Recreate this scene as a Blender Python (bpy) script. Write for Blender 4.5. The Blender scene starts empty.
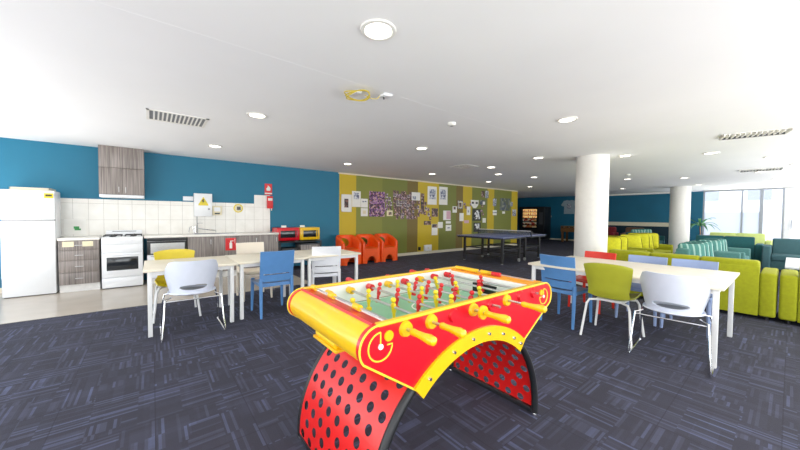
import bpy, bmesh, math, random
from mathutils import Vector, Matrix
random.seed(7)
PI = math.pi
C = bpy.context.scene.collection
R = math.radians

# ------------------------------------------------------------------ materials
def lin(c):
    return tuple(((v/255)/12.92 if v/255 <= .04045 else ((v/255+.055)/1.055)**2.4) for v in c) + (1,)

def nt(name):
    m = bpy.data.materials.new(name); m.use_nodes = True
    n = m.node_tree; return m, n, n.nodes, n.links, n.nodes['Principled BSDF']

def pm(name, c, rough=.5, metal=0., var=.06, scale=14., bump=0., coat=0., emit=0.):
    """plain surface with a little procedural variation"""
    m, n, N, L, b = nt(name)
    tc = N.new('ShaderNodeTexCoord'); no = N.new('ShaderNodeTexNoise'); no.inputs['Scale'].default_value = scale
    L.new(tc.outputs['Object'], no.inputs['Vector'])
    r = N.new('ShaderNodeValToRGB'); k = lin(c)
    r.color_ramp.elements[0].position = .3; r.color_ramp.elements[1].position = .7
    r.color_ramp.elements[0].color = tuple(v*(1-var) for v in k[:3]) + (1,)
    r.color_ramp.elements[1].color = tuple(min(1, v*(1+var)) for v in k[:3]) + (1,)
    L.new(no.outputs['Fac'], r.inputs['Fac']); L.new(r.outputs['Color'], b.inputs['Base Color'])
    b.inputs['Roughness'].default_value = rough; b.inputs['Metallic'].default_value = metal
    if coat: b.inputs['Coat Weight'].default_value = coat
    if emit:
        L.new(r.outputs['Color'], b.inputs['Emission Color']); b.inputs['Emission Strength'].default_value = emit
    if bump:
        bp = N.new('ShaderNodeBump'); bp.inputs['Strength'].default_value = bump; bp.inputs['Distance'].default_value = .004
        n2 = N.new('ShaderNodeTexNoise'); n2.inputs['Scale'].default_value = 350; L.new(tc.outputs['Object'], n2.inputs['Vector'])
        L.new(n2.outputs['Fac'], bp.inputs['Height']); L.new(bp.outputs['Normal'], b.inputs['Normal'])
    return m

def math_node(N, L, op, a, b=None, clamp=False):
    x = N.new('ShaderNodeMath'); x.operation = op; x.use_clamp = clamp
    for i, v in enumerate((a, b)):
        if v is None: continue
        if isinstance(v, (int, float)): x.inputs[i].default_value = v
        else: L.new(v, x.inputs[i])
    return x.outputs[0]

def mix_col(N, L, fac, a, b):
    x = N.new('ShaderNodeMix'); x.data_type = 'RGBA'
    for i, v in ((0, fac), (6, a), (7, b)):
        if isinstance(v, (int, float, tuple)): x.inputs[i].default_value = v
        else: L.new(v, x.inputs[i])
    return x.outputs[2]

def carpet_mat():
    m, n, N, L, b = nt('carpet')
    tc = N.new('ShaderNodeTexCoord'); sep = N.new('ShaderNodeSeparateXYZ'); L.new(tc.outputs['Object'], sep.inputs[0])
    X, Y = sep.outputs[0], sep.outputs[1]
    def dashes(a, c, sa, sc, lo, seed):
        cb = N.new('ShaderNodeCombineXYZ')
        L.new(math_node(N, L, 'FLOOR', math_node(N, L, 'MULTIPLY', a, sa)), cb.inputs[0])
        L.new(math_node(N, L, 'FLOOR', math_node(N, L, 'ADD', math_node(N, L, 'MULTIPLY', c, sc), seed*.37)), cb.inputs[1])
        cb.inputs[2].default_value = seed
        w = N.new('ShaderNodeTexWhiteNoise'); L.new(cb.outputs[0], w.inputs['Vector'])
        return math_node(N, L, 'MULTIPLY', math_node(N, L, 'SUBTRACT', w.outputs['Value'], lo, True), 1/(1-lo))
    # groups of fine parallel pile lines that turn in patches
    cell = N.new('ShaderNodeCombineXYZ')
    L.new(math_node(N, L, 'FLOOR', math_node(N, L, 'MULTIPLY', X, 6.)), cell.inputs[0]); L.new(math_node(N, L, 'FLOOR', math_node(N, L, 'MULTIPLY', Y, 6.)), cell.inputs[1])
    w = N.new('ShaderNodeTexWhiteNoise'); L.new(cell.outputs[0], w.inputs['Vector'])
    sel = math_node(N, L, 'GREATER_THAN', w.outputs['Value'], .5)
    d1 = dashes(X, Y, 64, 4.2, .6, 1.); d2 = dashes(Y, X, 64, 4.2, .6, 2.)
    l1 = dashes(X, Y, 17, 4.3, .5, 3.); l2 = dashes(Y, X, 17, 4.3, .5, 4.)
    fine = mix_col(N, L, sel, d1, d2)
    wide = math_node(N, L, 'MULTIPLY', math_node(N, L, 'ADD', l1, l2), .5)
    no = N.new('ShaderNodeTexNoise'); no.inputs['Scale'].default_value = 1.3; no.inputs['Detail'].default_value = 4; L.new(tc.outputs['Object'], no.inputs['Vector'])
    f = math_node(N, L, 'ADD', math_node(N, L, 'MULTIPLY', fine, .5), math_node(N, L, 'MULTIPLY', wide, .2))
    f = math_node(N, L, 'MULTIPLY', f, math_node(N, L, 'ADD', no.outputs['Fac'], .35))
    fz = N.new('ShaderNodeTexNoise'); fz.inputs['Scale'].default_value = 260; L.new(tc.outputs['Object'], fz.inputs['Vector'])
    f = math_node(N, L, 'ADD', f, math_node(N, L, 'MULTIPLY', math_node(N, L, 'SUBTRACT', fz.outputs['Fac'], .5), .25), True)
    rp = N.new('ShaderNodeValToRGB'); rp.color_ramp.elements[0].color = lin((53, 53, 64)); rp.color_ramp.elements[1].color = lin((106, 120, 160))
    e = rp.color_ramp.elements.new(.3); e.color = lin((68, 69, 86))
    L.new(f, rp.inputs['Fac'])
    # tile joints every half metre
    j = None
    for A in (X, Y):
        fr = math_node(N, L, 'FRACT', math_node(N, L, 'MULTIPLY', A, 2.)); g = math_node(N, L, 'LESS_THAN', fr, .012)
        j = g if j is None else math_node(N, L, 'MAXIMUM', j, g)
    col = mix_col(N, L, math_node(N, L, 'MULTIPLY', j, .55), rp.outputs['Color'], lin((40, 40, 50)))
    L.new(col, b.inputs['Base Color']); b.inputs['Roughness'].default_value = .85
    b.inputs['Specular IOR Level'].default_value = .25
    bp = N.new('ShaderNodeBump'); bp.inputs['Strength'].default_value = .5; bp.inputs['Distance'].default_value = .004
    L.new(fz.outputs['Fac'], bp.inputs['Height']); L.new(bp.outputs['Normal'], b.inputs['Normal'])
    return m

def stripes_mat():
    """the painted bands of the long wall, by distance along it"""
    m, n, N, L, b = nt('painted_bands')
    tc = N.new('ShaderNodeTexCoord'); sep = N.new('ShaderNodeSeparateXYZ'); L.new(tc.outputs['Object'], sep.inputs[0])
    v = math_node(N, L, 'MULTIPLY', sep.outputs[1], 1/20)
    rp = N.new('ShaderNodeValToRGB'); rp.color_ramp.interpolation = 'CONSTANT'
    teal, yel, ol, ol2, br = (0, 110, 143), (203, 174, 10), (130, 134, 44), (116, 122, 40), (118, 98, 30)
    bands = [(0, teal), (4.11, yel), (4.66, ol), (5.62, ol2), (6.62, br), (7.05, yel), (8.07, ol2), (9.0, br), (9.42, yel), (9.99, ol2), (10.95, yel), (11.46, ol2), (12.8, yel)]
    el = rp.color_ramp.elements
    el[0].position = 0; el[0].color = lin(teal); el[1].position = bands[1][0]/20; el[1].color = lin(yel)
    for p, c in bands[2:]:
        e = el.new(p/20); e.color = lin(c)
    L.new(v, rp.inputs['Fac'])
    no = N.new('ShaderNodeTexNoise'); no.inputs['Scale'].default_value = 3; L.new(tc.outputs['Object'], no.inputs['Vector'])
    c = mix_col(N, L, math_node(N, L, 'MULTIPLY', no.outputs['Fac'], .08), rp.outputs['Color'], (0, 0, 0, 1))
    L.new(c, b.inputs['Base Color']); b.inputs['Roughness'].default_value = .55
    return m

def tile_mat():
    m, n, N, L, b = nt('wall_tiles')
    tc = N.new('ShaderNodeTexCoord'); sep = N.new('ShaderNodeSeparateXYZ'); L.new(tc.outputs['Object'], sep.inputs[0])
    g = None
    for A, k, off in ((sep.outputs[1], 1/.2, .5), (sep.outputs[2], 1/.3, .02)):
        f = math_node(N, L, 'FRACT', math_node(N, L, 'ADD', math_node(N, L, 'MULTIPLY', A, k), off)); h = math_node(N, L, 'LESS_THAN', f, .018*k/4)
        g = h if g is None else math_node(N, L, 'MAXIMUM', g, h)
    no = N.new('ShaderNodeTexNoise'); no.inputs['Scale'].default_value = 5; L.new(tc.outputs['Object'], no.inputs['Vector'])
    base = mix_col(N, L, no.outputs['Fac'], lin((222, 218, 208)), lin((246, 244, 238)))
    L.new(mix_col(N, L, g, base, lin((176, 170, 160))), b.inputs['Base Color']); b.inputs['Roughness'].default_value = .18
    return m

def laminate_mat(name, axis=2, c0=(98, 90, 86), c1=(158, 148, 142)):
    m, n, N, L, b = nt(name)
    tc = N.new('ShaderNodeTexCoord'); mp = N.new('ShaderNodeMapping'); s = [60, 60, 60]; s[axis] = 1.6
    mp.inputs['Scale'].default_value = s; L.new(tc.outputs['Object'], mp.inputs['Vector'])
    no = N.new('ShaderNodeTexNoise'); no.inputs['Scale'].default_value = 1; no.inputs['Detail'].default_value = 5; L.new(mp.outputs[0], no.inputs['Vector'])
    rp = N.new('ShaderNodeValToRGB'); rp.color_ramp.elements[0].position = .32; rp.color_ramp.elements[1].position = .68
    rp.color_ramp.elements[0].color = lin(c0); rp.color_ramp.elements[1].color = lin(c1)
    L.new(no.outputs['Fac'], rp.inputs['Fac']); L.new(rp.outputs['Color'], b.inputs['Base Color']); b.inputs['Roughness'].default_value = .4
    return m

def patches_mat(name, cols, scale=16., rough=.5, dist=1., feature='F1', rnd=1.):
    """cells of several colours: printed collages and the like"""
    m, n, N, L, b = nt(name)
    tc = N.new('ShaderNodeTexCoord'); vo = N.new('ShaderNodeTexVoronoi'); vo.inputs['Scale'].default_value = scale; vo.inputs['Randomness'].default_value = rnd
    L.new(tc.outputs['Object'], vo.inputs['Vector'])
    sp = N.new('ShaderNodeSeparateXYZ'); L.new(vo.outputs['Color'], sp.inputs[0])
    rp = N.new('ShaderNodeValToRGB'); rp.color_ramp.interpolation = 'CONSTANT'; el = rp.color_ramp.elements
    k = len(cols); el[0].position = 0; el[0].color = lin(cols[0]); el[1].position = 1/k; el[1].color = lin(cols[1])
    for i in range(2, k):
        e = el.new(i/k); e.color = lin(cols[i])
    L.new(sp.outputs[0], rp.inputs['Fac']); L.new(rp.outputs['Color'], b.inputs['Base Color']); b.inputs['Roughness'].default_value = rough
    return m

def stripe_fabric(name, ca, cb, freq=9., axis=0):
    m, n, N, L, b = nt(name)
    tc = N.new('ShaderNodeTexCoord'); sep = N.new('ShaderNodeSeparateXYZ'); L.new(tc.outputs['Object'], sep.inputs[0])
    f = math_node(N, L, 'FRACT', math_node(N, L, 'MULTIPLY', sep.outputs[axis], freq)); g = math_node(N, L, 'LESS_THAN', f, .3)
    L.new(mix_col(N, L, g, lin(ca), lin(cb)), b.inputs['Base Color']); b.inputs['Roughness'].default_value = .9
    return m

def glass_mat(name, c=(255, 255, 255), rough=0., frost=0.):
    m, n, N, L, b = nt(name)
    tr = N.new('ShaderNodeBsdfTransparent'); tr.inputs[0].default_value = lin(c)
    gl = N.new('ShaderNodeBsdfGlossy'); gl.inputs['Roughness'].default_value = rough
    fr = N.new('ShaderNodeFresnel'); fr.inputs['IOR'].default_value = 1.35
    mx = N.new('ShaderNodeMixShader'); L.new(fr.outputs[0], mx.inputs[0]); L.new(tr.outputs[0], mx.inputs[1]); L.new(gl.outputs[0], mx.inputs[2])
    out = mx.outputs[0]
    if frost:
        tl = N.new('ShaderNodeBsdfTranslucent'); tl.inputs[0].default_value = lin((238, 242, 248))
        m2 = N.new('ShaderNodeMixShader'); m2.inputs[0].default_value = frost; L.new(out, m2.inputs[1]); L.new(tl.outputs[0], m2.inputs[2]); out = m2.outputs[0]
    L.new(out, N['Material Output'].inputs['Surface'])
    return m

def emis(name, c, s):
    m, n, N, L, b = nt(name)
    b.inputs['Base Color'].default_value = lin(c); b.inputs['Emission Color'].default_value = lin(c); b.inputs['Emission Strength'].default_value = s
    return m

M = dict(
    carpet=carpet_mat(), bands=stripes_mat(), tiles=tile_mat(),
    vinyl=pm('kitchen_vinyl', (186, 176, 162), .22, var=.05, scale=3),
    ceiling=pm('ceiling_paint', (247, 247, 248), .9, var=.012, scale=1.5),
    white_paint=pm('white_paint', (238, 236, 230), .6, var=.02),
    cream_trim=pm('cream_trim', (222, 214, 190), .6, var=.03),
    teal=pm('teal_paint', (0, 94, 126), .6, var=.05, scale=2), recess_shade=pm('recess_shade_teal', (8, 48, 66), .6, var=.05),
    lam=laminate_mat('grey_oak_laminate'), kick=pm('white_kick', (232, 230, 226), .4),
    bench=pm('white_bench_top', (238, 234, 226), .3, var=.03, scale=40),
    enamel=pm('white_enamel', (240, 242, 244), .22, var=.01), black=pm('black_metal', (24, 25, 28), .45, var=.1),
    black_gloss=pm('black_glass', (30, 34, 38), .08, var=.1), steel=pm('stainless_steel', (200, 200, 200), .28, 1., var=.06, scale=60),
    chrome=pm('chrome', (226, 226, 228), .12, 1., var=.02), grey=pm('mid_grey', (150, 152, 154), .5),
    seal=pm('dark_seal', (70, 72, 76), .6),
    birch=laminate_mat('pale_birch_top', 1, (233, 222, 196), (244, 236, 216)), birch_x=laminate_mat('pale_birch_top_across', 0, (236, 226, 202), (246, 238, 220)),
    white_metal=pm('white_powder_coat', (236, 236, 234), .4, var=.02),
    white_plastic=pm('white_plastic', (236, 238, 242), .35, var=.015), bucket_white=pm('cool_white_plastic', (222, 228, 242), .35, var=.02),
    bucket_seat=pm('grey_seat_pad', (150, 158, 172), .6),
    cream_plastic=pm('cream_plastic', (240, 228, 208), .4, var=.015),
    blue_plastic=pm('blue_plastic', (84, 136, 194), .38, var=.03), lilac_plastic=pm('lilac_blue_plastic', (142, 160, 200), .4, var=.03),
    red_plastic=pm('red_plastic', (224, 44, 24), .35, var=.03), lime_plastic=pm('lime_plastic', (176, 178, 46), .4, var=.03),
    yellow_plastic=pm('mustard_plastic', (214, 190, 24), .4, var=.03),
    orange=pm('orange_polyethylene', (252, 84, 14), .4, var=.05), orange_in=pm('orange_seat_inside', (238, 104, 22), .5, var=.05),
    f_red=pm('table_red', (214, 2, 26), .3, var=.03, coat=.3), f_yel=pm('table_yellow', (244, 192, 4), .32, var=.03, coat=.3),
    f_yel2=pm('edging_yellow', (255, 222, 60), .4, var=.03), f_orange=pm('orange_bar', (250, 160, 10), .35, var=.03),
    f_leg=pm('perforated_red', (222, 24, 22), .32, var=.05), field=pm('playfield_green', (120, 190, 150), .3, var=.06, scale=5),
    f_white=pm('field_white', (244, 244, 240), .4, var=.01), p_red=pm('red_player', (214, 24, 30), .4), p_yel=pm('yellow_player', (240, 210, 20), .4),
    lime=pm('lime_upholstery', (154, 158, 6), .9, var=.08, scale=30, bump=.3), lime_dk=pm('lime_cushion', (206, 202, 30), .9, var=.1, scale=20, bump=.3),
    tealfab=pm('dark_teal_upholstery', (22, 84, 88), .9, var=.08, scale=30, bump=.3), greyteal=pm('slate_teal_upholstery', (56, 92, 98), .9, var=.08, scale=30, bump=.3),
    seafoam=stripe_fabric('seafoam_striped_fabric', (70, 128, 120), (150, 186, 176), 11.), seaplain=pm('seafoam_upholstery', (74, 122, 118), .9, var=.08, scale=30, bump=.3), limefar=pm('pale_lime_upholstery', (204, 220, 130), .9, var=.06),
    maroon=pm('maroon_upholstery', (120, 24, 34), .85, var=.1), brown=pm('brown_leather', (92, 66, 48), .6, var=.1),
    tt_top=pm('table_tennis_blue', (70, 84, 140), .35, var=.05), net=pm('white_net_tape', (220, 220, 225), .7),
    netmesh=glass_mat('net_mesh', (190, 195, 205), .5, .12),
    wood=laminate_mat('brown_timber', 0, (104, 70, 40), (140, 98, 58)),
    paper=pm('white_paper', (238, 236, 230), .8, var=.02), cream_paper=pm('cream_paper', (232, 222, 186), .8), pink_paper=pm('pink_paper', (214, 170, 184), .8),
    greyprint=patches_mat('grey_print', [(190, 194, 204), (120, 126, 148), (220, 222, 226), (150, 154, 170), (90, 96, 120)], 22),
    purple=patches_mat('purple_collage', [(96, 48, 110), (150, 100, 158), (60, 30, 60), (180, 140, 170), (120, 60, 70), (204, 160, 150), (40, 26, 44)], 24),
    darkart=patches_mat('dark_photographs', [(46, 36, 34), (120, 84, 70), (30, 28, 36), (176, 150, 140), (80, 50, 40)], 16),
    bwart=patches_mat('black_white_print', [(20, 20, 24), (235, 235, 235), (40, 40, 46), (210, 212, 216)], 13),
    greyart=patches_mat('slate_graphic', [(96, 104, 96), (70, 80, 92), (130, 134, 120), (84, 92, 70)], 8),
    sign_red=pm('sign_red', (220, 30, 34), .4), sign_yel=pm('sign_yellow', (226, 204, 30), .4), sign_black=pm('sign_black', (24, 24, 24), .5),
    green_ink=pm('green_ink', (60, 150, 80), .7), cable=pm('yellow_cable', (206, 184, 62), .5), leaf=pm('leaf_green', (90, 150, 96), .5, var=.2),
    lamp=emis('lamp_diffuser', (255, 246, 230), 9.), snack_glow=emis('vending_lit_shelf', (255, 196, 120), 1.1), snack=patches_mat('snack_packets', [(230, 120, 60), (250, 220, 170), (200, 60, 40), (240, 180, 90), (255, 240, 210)], 9),
    glass=glass_mat('clear_glass'), frost=glass_mat('frosted_glass', (255, 255, 255), .2, .75),
    facade=pm('pale_render', (236, 238, 242), .8), facade_win=pm('facade_window_grey', (178, 186, 200), .4), paving=pm('pale_paving', (214, 214, 212), .8),
    alu=pm('grey_aluminium', (150, 156, 166), .4, .3), white_frame=pm('white_door_frame', (238, 240, 244), .4),
    vent_grey=pm('vent_shadow_grey', (118, 120, 124), .8), olive_edge=pm('olive_shade_edge', (120, 116, 10), .9), sea_edge=pm('teal_shade_edge', (44, 92, 88), .9),
    terracotta=pm('charcoal_pot', (60, 62, 66), .7), shirt=pm('grey_shirt_print', (150, 170, 182), .7, var=.1),
)
PHOTO = [patches_mat('snapshot_%s' % n, c, 26) for n, c in (
    ('dark', [(30, 26, 30), (110, 80, 70), (60, 44, 50), (170, 130, 120)]), ('mauve', [(90, 60, 90), (190, 160, 170), (50, 36, 50), (140, 100, 110)]),
    ('warm', [(140, 84, 60), (60, 40, 34), (210, 170, 150), (100, 60, 50)]), ('pale', [(210, 205, 205), (130, 110, 116), (60, 52, 60), (180, 160, 160)]))]

# ------------------------------------------------------------------ mesh building
class MB:
    def __init__(s): s.b = bmesh.new()
    def _add(s, fn, T=None):
        t = bmesh.new(); fn(t)
        if T is not None: t.transform(T)
        me = bpy.data.meshes.new('tmp'); t.to_mesh(me); t.free(); s.b.from_mesh(me); bpy.data.meshes.remove(me); return s
    def box(s, x0, x1, y0, y1, z0, z1, bev=0., seg=2, T=None):
        def f(t):
            bmesh.ops.create_cube(t, size=1)
            for v in t.verts:
                v.co = Vector((x0+(v.co.x+.5)*(x1-x0), y0+(v.co.y+.5)*(y1-y0), z0+(v.co.z+.5)*(z1-z0)))
            if bev: bmesh.ops.bevel(t, geom=t.edges[:], offset=min(bev, .49*min(x1-x0, y1-y0, z1-z0)), segments=seg, profile=.5, affect='EDGES')
        return s._add(f, T)
    def cyl(s, p0, p1, r, r2=None, seg=16, T=None):
        p0, p1 = Vector(p0), Vector(p1); d = p1-p0
        def f(t):
            bmesh.ops.create_cone(t, cap_ends=True, segments=seg, radius1=r, radius2=r if r2 is None else r2, depth=d.length)
            t.transform(Matrix.Translation((p0+p1)/2) @ d.to_track_quat('Z', 'Y').to_matrix().to_4x4())
        return s._add(f, T)
    def sphere(s, c, r, sx=1, sy=1, sz=1, seg=16, T=None):
        def f(t):
            bmesh.ops.create_uvsphere(t, u_segments=seg, v_segments=max(6, seg//2), radius=r)
            for v in t.verts: v.co = Vector((v.co.x*sx+c[0], v.co.y*sy+c[1], v.co.z*sz+c[2]))
        return s._add(f, T)
    def lathe(s, prof, seg=20, T=None):
        def f(t):
            rings = []
            for r, z in prof:
                rings.append([t.verts.new((max(r, 1e-5)*math.cos(2*PI*i/seg), max(r, 1e-5)*math.sin(2*PI*i/seg), z)) for i in range(seg)])
            for a, b in zip(rings, rings[1:]):
                for i in range(seg): t.faces.new((a[i], a[(i+1) % seg], b[(i+1) % seg], b[i]))
            t.faces.new(rings[0][::-1]); t.faces.new(rings[-1])
            bmesh.ops.remove_doubles(t, verts=t.verts[:], dist=1e-5); bmesh.ops.recalc_face_normals(t, faces=t.faces[:])
        return s._add(f, T)
    def prism(s, poly, a0, a1, axis='x', T=None):
        """poly in the two other axes, in order: x->(y,z), y->(x,z), z->(x,y)"""
        def P(p, a): return {'x': (a, p[0], p[1]), 'y': (p[0], a, p[1]), 'z': (p[0], p[1], a)}[axis]
        def f(t):
            A = [t.verts.new(P(p, a0)) for p in poly]; B = [t.verts.new(P(p, a1)) for p in poly]; n = len(poly)
            t.faces.new(A); t.faces.new(B[::-1])
            for i in range(n): t.faces.new((A[i], B[i], B[(i+1) % n], A[(i+1) % n]))
            bmesh.ops.recalc_face_normals(t, faces=t.faces[:])
        return s._add(f, T)
    def tube(s, pts, r, seg=8, closed=False, T=None):
        pts = [Vector(p) for p in pts]; n = len(pts)
        def f(t):
            rings = []; up = None
            for i, p in enumerate(pts):
                a = pts[(i-1) % n] if (closed or i) else p; b = pts[(i+1) % n] if (closed or i < n-1) else p
                d = (b-a).normalized()
                if up is None: up = Vector((0, 0, 1)) if abs(d.z) < .9 else Vector((1, 0, 0))
                u = (up - d*up.dot(d)).normalized(); up = u; w = d.cross(u)
                rr = r[i] if isinstance(r, (list, tuple)) else r
                rings.append([t.verts.new(p + (u*math.cos(2*PI*k/seg)+w*math.sin(2*PI*k/seg))*rr) for k in range(seg)])
            for i in range(n if closed else n-1):
                a, b = rings[i], rings[(i+1) % n]
                for k in range(seg): t.faces.new((a[k], a[(k+1) % seg], b[(k+1) % seg], b[k]))
            if not closed: t.faces.new(rings[0][::-1]); t.faces.new(rings[-1])
            bmesh.ops.recalc_face_normals(t, faces=t.faces[:])
        return s._add(f, T)
    def surf(s, fn, nu, nv, thick=0., closed_u=False, T=None):
        def f(t):
            V = [[t.verts.new(fn(i/nu, j/nv)) for j in range(nv+1)] for i in range(nu if closed_u else nu+1)]
            for i in range(nu):
                a, b = V[i], V[(i+1) % len(V)]
                for j in range(nv): t.faces.new((a[j], b[j], b[j+1], a[j+1]))
            bmesh.ops.recalc_face_normals(t, faces=t.faces[:])
            if thick: bmesh.ops.solidify(t, geom=t.faces[:], thickness=thick)
        return s._add(f, T)
    def holed(s, cells, fn, hr, axis_pt, seg=16, T=None):
        """cells: list of (u0,u1,v0,v1) rectangles, each with a round hole of radius hr, mapped by fn(u,v)"""
        def f(t):
            for (u0, u1, v0, v1, hole) in cells:
                if not hole:
                    t.faces.new([t.verts.new(fn(u, v)) for u, v in ((u0, v0), (u1, v0), (u1, v1), (u0, v1))]); continue
                cu, cv = (u0+u1)/2, (v0+v1)/2; I = []; O = []
                for k in range(seg):
                    a = 2*PI*(k+.5)/seg; ca, sa = math.cos(a), math.sin(a)
                    q = min((u1-u0)/2/max(abs(ca), 1e-6), (v1-v0)/2/max(abs(sa), 1e-6))
                    I.append(t.verts.new(fn(cu+hr*ca, cv+hr*sa))); O.append((a, q, t.verts.new(fn(cu+q*ca, cv+q*sa))))
                for k in range(seg):
                    t.faces.new((I[k], O[k][2], O[(k+1) % seg][2], I[(k+1) % seg]))
                for su in (1, -1):
                    for sv in (1, -1):   # the four corner slivers
                        ang = math.atan2(sv*(v1-v0), su*(u1-u0)) % (2*PI)
                        k = int((ang/(2*PI)*seg - .5) // 1) % seg
                        t.faces.new((O[k][2], t.verts.new(fn(cu+su*(u1-u0)/2, cv+sv*(v1-v0)/2)), O[(k+1) % seg][2]))
            bmesh.ops.remove_doubles(t, verts=t.verts[:], dist=2e-4); t.normal_update()
            for fc in t.faces:
                if fc.normal.dot(fc.calc_center_median()-Vector(axis_pt)*1.0 - Vector((fc.calc_center_median().x, 0, 0))) < 0: fc.normal_flip()
        return s._add(f, T)
    def build(s, name, mat, parent=None, loc=None, smooth=38, rotz=0):
        me = bpy.data.meshes.new(name); s.b.to_mesh(me); s.b.free(); me.materials.append(mat)
        for p in me.polygons: p.use_smooth = True
        me.set_sharp_from_angle(angle=R(smooth))
        o = bpy.data.objects.new(name, me); C.objects.link(o)
        if parent: o.parent = parent
        if loc: o.location = loc
        if rotz: o.rotation_euler.z = rotz
        return o

def tag(o, label, cat, group=None):
    o['label'] = label; o['category'] = cat
    if group: o['group'] = group
    return o
def thing(name, label, cat, loc=(0, 0, 0), rotz=0., group=None):
    o = bpy.data.objects.new(name, None); o.empty_display_size = .1; C.objects.link(o); o.location = loc; o.rotation_euler = (0, 0, rotz)
    return tag(o, label, cat, group)
def struct(o): o['kind'] = 'structure'; return o
def dup(root, loc, rotz, label, group=None, swap=None):
    """a copy of a thing with copies of its parts and sub-parts"""
    def cp(o, par):
        c = o.copy(); C.objects.link(c); c.parent = par
        if swap and c.type == 'MESH' and o.data.materials[0] in swap:
            me = o.data.copy(); me.materials[0] = swap[o.data.materials[0]]; c.data = me
        for ch in o.children: cp(ch, c)
        return c
    r = cp(root, None); r.location = loc; r.rotation_euler = (0, 0, rotz); r['label'] = label
    if group: r['group'] = group
    return r

# ------------------------------------------------------------------ the setting
W = -7.96; H = 2.525; YB = 18.5; XR = 5.2; Y0 = -4.2
def S(name, mat, *boxes, bev=0):
    m = MB()
    for b in boxes: m.box(*b, bev=bev)
    return struct(m.build(name, mat))
VX, VY = -5.77, 2.42
S('floor', M['carpet'], (-12, XR, Y0, YB+.2, -.12, 0))
S('floor_kitchen', M['vinyl'], (W, VX, Y0, VY, -.002, .004))
S('ceiling', M['ceiling'], (-12, -2.5, Y0, YB+.2, H, H+.15), (-2.5, XR+.2, Y0, YB+.2, H+.0006, H+.15))
S('wall_left', M['bands'], (W-.15, W, Y0, 13.32, 0, H))
S('wall_recess', M['teal'], (-11.65, -11.5, 13.32, YB, 0, H), (-11.65, W-.15, 13.17, 13.32, 0, H))
S('wall_back', M['teal'], (-11.65, -5.95, YB, YB+.15, 0, H), (-5.95, -2.85, YB, YB+.15, 1.12, 2.45), (-2.85, -2.38, YB, YB+.15, 0, 2.5))
S('wall_shade_panel', M['recess_shade'], (-5.95, -2.85, YB+.02, YB+.15, 0, .94))  # dark sheet stands in for the shade of the recess below the ledge
S('trim_1', M['cream_trim'], (-5.95, -2.85, YB-.16, YB+.15, .94, 1.12))
S('trim_2', M['white_paint'], (-5.95, -2.85, YB-.1, YB+.15, 2.45, H))
S('trim_3', M['cream_trim'], (W, W+.02, 4.11, 13.32, H-.035, H))
S('trim_4', M['white_paint'], (-2.83, -2.77, YB-.03, YB, 0, 2.5))
S('baseboard_left', M['cream_trim'], (W, W+.014, 3.45, 13.32, 0, .09), (W, W+.014, Y0, -1.83, 0, .09))
S('baseboard_back', M['cream_trim'], (-11.5, -5.95, YB-.015, YB, 0, .09))
# the columns
for nm, x, y, r in (('pillar_front', -2.49, 6.85, .285), ('pillar_back', -2.68, 15.86, .30)):
    struct(MB().lathe([(r, 0), (r, H+.01)], 40, Matrix.Translation((x, y, 0))).build(nm, M['white_paint']))
# glazed end wall
def glazed(name, x0, x1, muls, z0=.08, z1=2.46, split=None, y=YB, mat='alu'):
    m = MB(); w = .05
    m.box(x0, x1, y, y+.1, z1, z1+w); m.box(x0, x1, y, y+.1, z0-.08, z0)
    for x in [x0+w/2, x1-w/2]+muls: m.box(x-w/2, x+w/2, y, y+.1, z0, z1)
    fr = struct(m.build(name, M[mat]))
    xs = sorted([x0]+muls+[x1])
    for a, b in zip(xs, xs[1:]):
        if split:
            MB().box(a+w/2, b-w/2, y+.045, y+.055, split, z1).build('pane', M['glass'], fr)
            MB().box(a+w/2, b-w/2, y+.045, y+.055, z0, split).build('pane', M['frost'], fr)['label'] = 'frosted lower pane'
        else: MB().box(a+w/2, b-w/2, y+.045, y+.055, z0, z1).build('pane', M['glass'], fr)
    return fr
glazed('window_1', -2.38, -.74, [-1.25], split=1.6)
glazed('window_2', -.74, -.18, [], z1=2.46)
d1 = glazed('door_1', -.18, .85, [], mat='white_frame', z0=.1)
MB().box(-.16, -.02, YB-.02, YB+.08, .1, 2.46).box(.7, .83, YB-.02, YB+.08, .1, 2.46).build('door_stile', M['white_frame'], d1)
MB().tube([(.0, YB-.02, .98), (.0, YB-.09, .98), (.0, YB-.09, 1.3), (.0, YB-.02, 1.3)], .014).build('door_handle', M['grey'], d1)
glazed('window_3', .85, XR, [2.3, 3.8], split=1.6)
S('trim_5', M['white_paint'], (-2.38, XR, YB, YB+.15, 2.5, H+.02))
# far side and rear of the room: window walls out of view of the photograph
S('wall_right', M['white_paint'], (XR, XR+.15, Y0, YB, 0, .5), (XR, XR+.15, Y0, YB, 2.3, H+.02), *[(XR, XR+.15, y-.2, y+.2, .5, 2.3) for y in (-4, -1, 2, 5, 8, 11, 14, 17, 18.3)])
S('wall_rear', M['white_paint'], (-12, XR, Y0-.15, Y0, 0, .4), (-12, XR, Y0-.15, Y0, 2.35, H+.02), *[(x-.25, x+.25, Y0-.15, Y0, .4, 2.35) for x in (-11.7, -8.2, -5, -2, 1, 4, 5)])
S('wall_far', M['white_paint'], (-12, -11.85, Y0, 13.2, 0, H))
# outside, seen through the glass
S('ground_outside', M['paving'], (-25, 30, YB+.2, 50, -.2, -.05))
bd = thing('building', 'pale apartment building outside, seen through the glazed end wall', 'building', (2, 30, -.05))
MB().box(-16, 14, 0, 6, 0, 14).build('wall', M['facade'], bd)
for i in range(10):
    for k in range(3): MB().box(-13+i*2.3, -12+i*2.3, -.05, .1, 2.6+k*3, 4.2+k*3).build('window', M['facade_win'], bd)

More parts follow.
